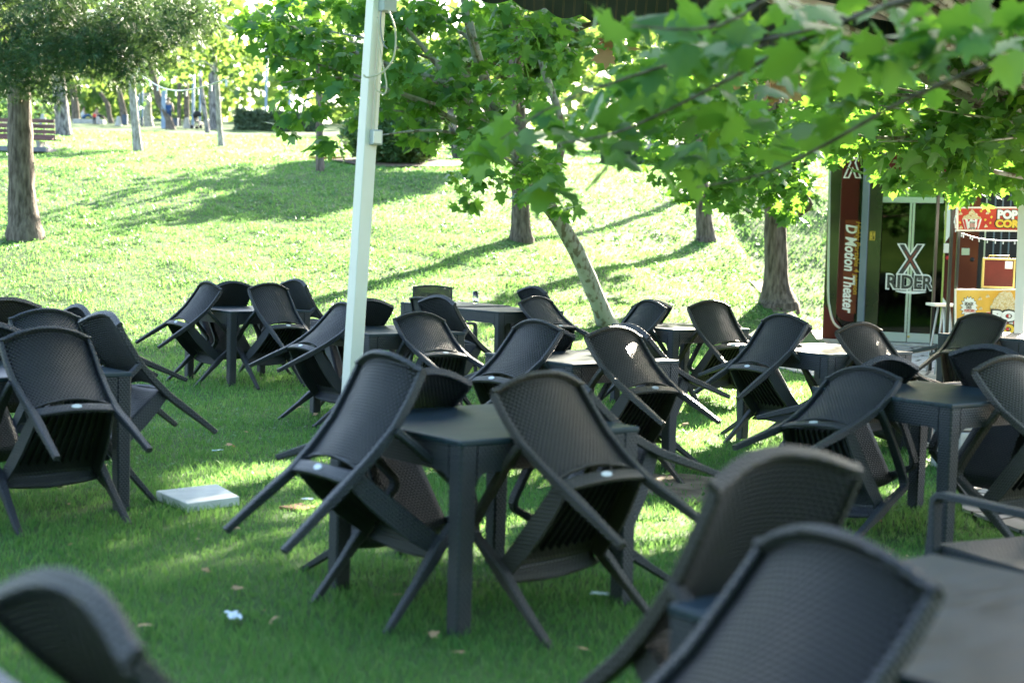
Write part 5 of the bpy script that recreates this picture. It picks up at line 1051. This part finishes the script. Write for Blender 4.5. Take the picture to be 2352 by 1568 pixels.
r2, o2 = sign('yellow popcorn sign with starburst and POP lettering, the lower one', 2192, 663, 2420, 812, M_signyel)
st_ = []
for k in range(32):
    a = 2*math.pi*k/32; rr = (20.5 if k % 2 else 16)*(1+.06*math.sin(k*3)); st_.append((zz5(1232, 1255)[0]+rr*.95*math.cos(a), zz5(1232, 1255)[1]+rr*1.25*math.sin(a)))
o2.append(flat([((x-2224)*1.07+2224, (y-705.5)*1.07+705.5) for x, y in st_], .024, 'starburst_edge', M_blk2, r2)); o2.append(flat(st_, .028, 'starburst', M_signwhite, r2))
o2.append(st(r2, 'SICACIK', 1196, 1237, 1266, 1214, M_blk2, .032, .02, .1)); o2.append(st(r2, 'TAZE', 1207, 1264, 1252, 1243, M_blk2, .032, .02, .1)); o2.append(st(r2, 'POPCORN', 1192, 1291, 1275, 1270, M_signredt, .032, .02, .1))
spots = [(zz5(1520+random.uniform(-155, 175)*(1-q*.75), 1290-q*150)+(3.4,)) for q in [random.random() for _ in range(150)]]
o2.append(popcorn('popcorn_heap', spots, .024, r2))
for x, y in ((1320, 1185), (1380, 1165), (1325, 1262), (1290, 1240), (1155, 1350)): o2.append(popcorn('popcorn_piece', [zz5(x, y)+(3.2,)], .024, r2))
bk = [zz5(1370, 1290), zz5(1720, 1290), zz5(1700, 1620), zz5(1405, 1620)]; o2.append(flat(list(reversed(bk)), .024, 'bucket', M_signwhite, r2))
for k in range(5):
    f0, f1 = k/5+.0, k/5+.1; tp = lambda f: (bk[0][0]+(bk[1][0]-bk[0][0])*f, bk[0][1]+1); bt = lambda f: (bk[3][0]+(bk[2][0]-bk[3][0])*f, bk[3][1]); o2.append(flat([bt(f0), bt(f1), tp(f1), tp(f0)], .027, 'bucket_stripe', M_signredt, r2))
o2.append(st(r2, 'POP', 1398, 1372, 1700, 1272, M_blk2, .031, .13)); o2.append(st(r2, 'POP', 1412, 1362, 1686, 1284, M_signwhite, .036, .07))
o2.append(st(r2, 'CORN', 1395, 1470, 1760, 1384, M_blk2, .031, .12)); o2.append(st(r2, 'CORN', 1408, 1462, 1746, 1393, M_signyelt, .036, .06))
rebase(r2, *o2)
# gold framed red board standing on the counter
c = W(2291, 662, YP+.3); root = empty('menu_board', c, label='gold framed red board with a small paper, standing above the yellow sign', cat='board')
b0, b1 = W(2252, 664, YP+.3), W(2331, 597, YP+.3); w_ = b1.x-b0.x; h_ = b1.z-b0.z; M_gold = mat('gold_frame', (.62, .45, .16), .35, .6)
mb = MB(); mb.box((0, 0, h_/2), (w_-.03, .02, h_-.03)); mb.build('board', noisy('red_board', (.10, .014, .010), (.15, .022, .014), 4, .5, 0), root)
for q in ((0, 0, .012, w_, .024), (0, 0, h_-.012, w_, .024)): mb = MB(); mb.box((0, -.005, q[2]), (q[3], .034, q[4]), bev=.003); mb.build('frame', M_gold, root)
for q in (-1, 1): mb = MB(); mb.box((q*(w_/2-.012), -.005, h_/2), (.024, .034, h_-.05), bev=.003); mb.build('frame', M_gold, root)
mb = MB(); mb.tube([(-.12, 0, h_), (-.12, 0, h_+.03), (.12, 0, h_+.03), (.12, 0, h_)], .007, 6); mb.build('handle', M_gold, root)
mb = MB(); mb.box((w_*.3, -.012, h_*.78), (.09, .003, .09)); mb.build('paper', M_signwhite, root)
# strings of lights on the stand
def string(pts, label, Y):
    P, _ = tpath([(x, y, 2) for x, y in pts], Y); mb = MB(); mb.tube(P, .006, 5)
    for p in P[::2]: mb.box((p.x+random.uniform(-.02, .02), p.y, p.z-.025), (.010, .010, .030), random.random())
    tag(mb.build('light_string', mat('white_wire_b', (.78, .78, .78), .5)), label, 'light string', 'fairy lights')
string([(2199, 400), (2198, 430), (2193, 460), (2197, 480), (2193, 505), (2195, 525)], 'white fairy lights running down the black post left of the signs', YP-.06)
string([(2208, 536), (2225, 541), (2250, 548), (2290, 552), (2330, 553), (2400, 548)], 'white fairy lights hanging below the red popcorn sign', YP-.06)
# white folding side table
t0 = W(2168, 700, YP+.6); root = empty('side_table', (t0.x, t0.y, 0), label='white plastic side table with splayed grey legs beside the glass door', cat='table')
mb = MB(); mb.box((0, 0, t0.z), (.34, .4, .035), bev=.008); mb.build('tabletop', M_white, root)
for (sx, sy) in ((-1, -1), (-1, 1), (1, -1), (1, 1)): mb = MB(); mb.tube([(sx*.04, sy*.1, t0.z-.02), (sx*.13, sy*.18, 0)], .013, 8); mb.build('leg', mat_lamp, root)
# concrete block pile under the right table
g = GH(2232, 1040); g = W(2226, 1018, 9.9); root = empty('block_stack', (g.x, 9.9, 0), (0, 0, R(20)), 'stack of pale concrete blocks seen under the sun patched table', 'blocks')
for i in range(3): mb = MB(); mb.box((.01*i, 0, .07+.145*i), (.42, .30, .135), bev=.015); mb.build('block', M_concrete, root)
# the glass on the joined table
g = W(1090, 690, 16.3); Tn = TABLES['N']; zt2 = max(0, tz(Tn[0], Tn[1]))+TH
r0 = ray(1092, 697); t = (zt2-CH)/r0.z; gp = Vector((0, 0, CH))+r0*t
mg = mat('clear_glass', (1, 1, 1), .02); mg.node_tree.nodes['Principled BSDF'].inputs['Transmission Weight'].default_value = 1; mg.node_tree.nodes['Principled BSDF'].inputs['IOR'].default_value = 1.45
mb = MB(); hh = .15; mb.tube([(0, 0, 0), (0, 0, .012), (0, 0, .0121), (0, 0, hh), (0, 0, hh), (0, 0, .014), (0, 0, .013)], [.030, .031, .031, .038, .0355, .028, .001], 20, True, cap=True); o = mb.build('drinking_glass', mg); o.location = gp; tag(o, 'empty drinking glass standing on the far bare edged table', 'glass')
# white slab on the grass
g = GH(455, 1163); mb = MB(); 
q = [GH(358, 1150), GH(430, 1182), GH(550, 1163), GH(498, 1131)]
mb.prism([(p.x, p.y) for p in q], 0, .052, lambda u, v, d: (u, v, d)); o = mb.build('paving_slab', noisy('white_slab', (.52, .52, .50), (.66, .66, .63), 9, .8, .2, .003)); md = o.modifiers.new('b', 'BEVEL'); md.width = .006; md.segments = 2; tag(o, 'white concrete slab lying on the grass near the left table leg', 'slab')
q = [GH(640, 1172), GH(700, 1180), GH(728, 1172), GH(690, 1163)]
mb = MB(); mb.prism([(p.x, p.y) for p in q], 0, .014, lambda u, v, d: (u, v, d)); tag(mb.build('brick', noisy('brick_red', (.26, .12, .07), (.36, .19, .12), 8, .9, .3, .004)), 'reddish brick set in the grass behind the left chair legs', 'brick')
# litter and fallen leaves
def crumple(px_, py_, sz, label, m, asp=.45):
    g = GH(px_, py_); n = 7; mb = MB(); h = np.random.default_rng(int(px_)).random((n+1, n+1))*.35
    mb.grid(lambda u, v: ((u-.5)*sz*(1+.2*math.sin(v*9)), (v-.5)*sz*asp*(1+.3*math.sin(u*7)), .035+sz*.35*h[int(v*n)][int(u*n)]), n, n, False)
    o = mb.build('paper_scrap', m); o.location = g; o.rotation_euler = (0, 0, random.random()*3); md = o.modifiers.new('t', 'SOLIDIFY'); md.thickness = .002; tag(o, label, 'litter')
M_tissue = mat('tissue', (.72, .78, .84), .8)
crumple(536, 1447, .10, 'crumpled white tissue on the grass in the lower left foreground', M_tissue); crumple(500, 1050, .07, 'small bluish scrap of plastic beside the pale maple shaped leaf', mat('bluish_plastic', (.35, .5, .5), .5)); crumple(706, 1166, .06, 'white scrap of paper on the reddish brick', M_tissue); crumple(808, 1205, .09, 'white scrap under the front centre table between the chair legs', M_tissue); crumple(1378, 1384, .07, 'small white scrap in the sunny grass right of the front centre table', M_tissue)
def fallen(spots):
    for (x, y, sz, ms, lab) in spots:
        g = GH(x, y); V, Fx = leaves(np.array([[0, 0, .0]]), np.array([[random.uniform(-1, 1), random.uniform(-1, 1), .15]]), np.array([[random.uniform(-.35, .35), random.uniform(-.6, .1), 1.0]]), np.array([sz*.5]), 'plane')
        V[:, 2] += .035-min(0, V[:, 2].min()); o = link('fallen_leaf', np_mesh('fallen_leaf', V, Fx), None, ms); o.location = g; tag(o, lab, 'leaf', 'fallen dry leaves on the lawn')
fallen([(535, 1045, .15, M_dry, 'pale star shaped dry leaf left of the raised chair leg'), (568, 1005, .07, M_dry, 'tiny dry leaf above the pale star shaped one'), (680, 950, .16, M_dry, 'orange dry leaf under the chair beside the white post'), (548, 1232, .12, M_dry, 'dry leaf under the tip of the left chair leg'),
        (552, 1378, .11, M_dry, 'dry leaf above the white tissue'), (330, 1468, .14, M_dry, 'curled dry leaf right of the blurred corner chair'), (628, 1458, .11, M_dry, 'brown leaf right of the white tissue'), (905, 1390, .10, M_dry, 'brown leaf between the legs of the left centre chair'),
        (1062, 1530, .11, M_dry, 'dry leaf at the bottom edge below the centre table leg'), (1560, 965, .17, M_dry, 'pale curled leaf right of the brownish middle chair'), (1566, 990, .14, M_dry, 'pale leaf just below the curled one right of the middle chair'), (730, 965, .12, M_dry, 'withered leaf at the foot of the white post'), (470, 1345, .08, M_dry, 'small reddish leaf in the lower left grass'), (985, 1500, .09, M_dry, 'faint dry leaf left of the centre table leg foot'), (1340, 1520, .1, M_dry, 'dry leaf near the bottom between the front chairs')])

def litter():
    n = 240; Y = 3.4+14*rng.random(n)**1.3; X = (rng.random(n)*2-1)*(.37*Y+.3); k = ~in_poly(X, Y, PAVE) | (rng.random(n) < .5); X, Y = X[k], Y[k]; n = len(X)
    P = np.stack([X, Y, terr(X, Y)+.03], 1); A = rng.normal(size=(n, 3)); A[:, 2] *= .3; Nn = rng.normal(size=(n, 3))*.4+[0, -.2, 1]
    V, Fx = leaves(P, A, Nn, 0.014+.026*rng.random(n)**2, 'simple')
    tag(link('leaf_litter', np_mesh('leaf_litter', V, Fx), None, M_dry), 'small brown and pale leaf fragments scattered through the lawn', 'leaf litter', kind='stuff')
litter()
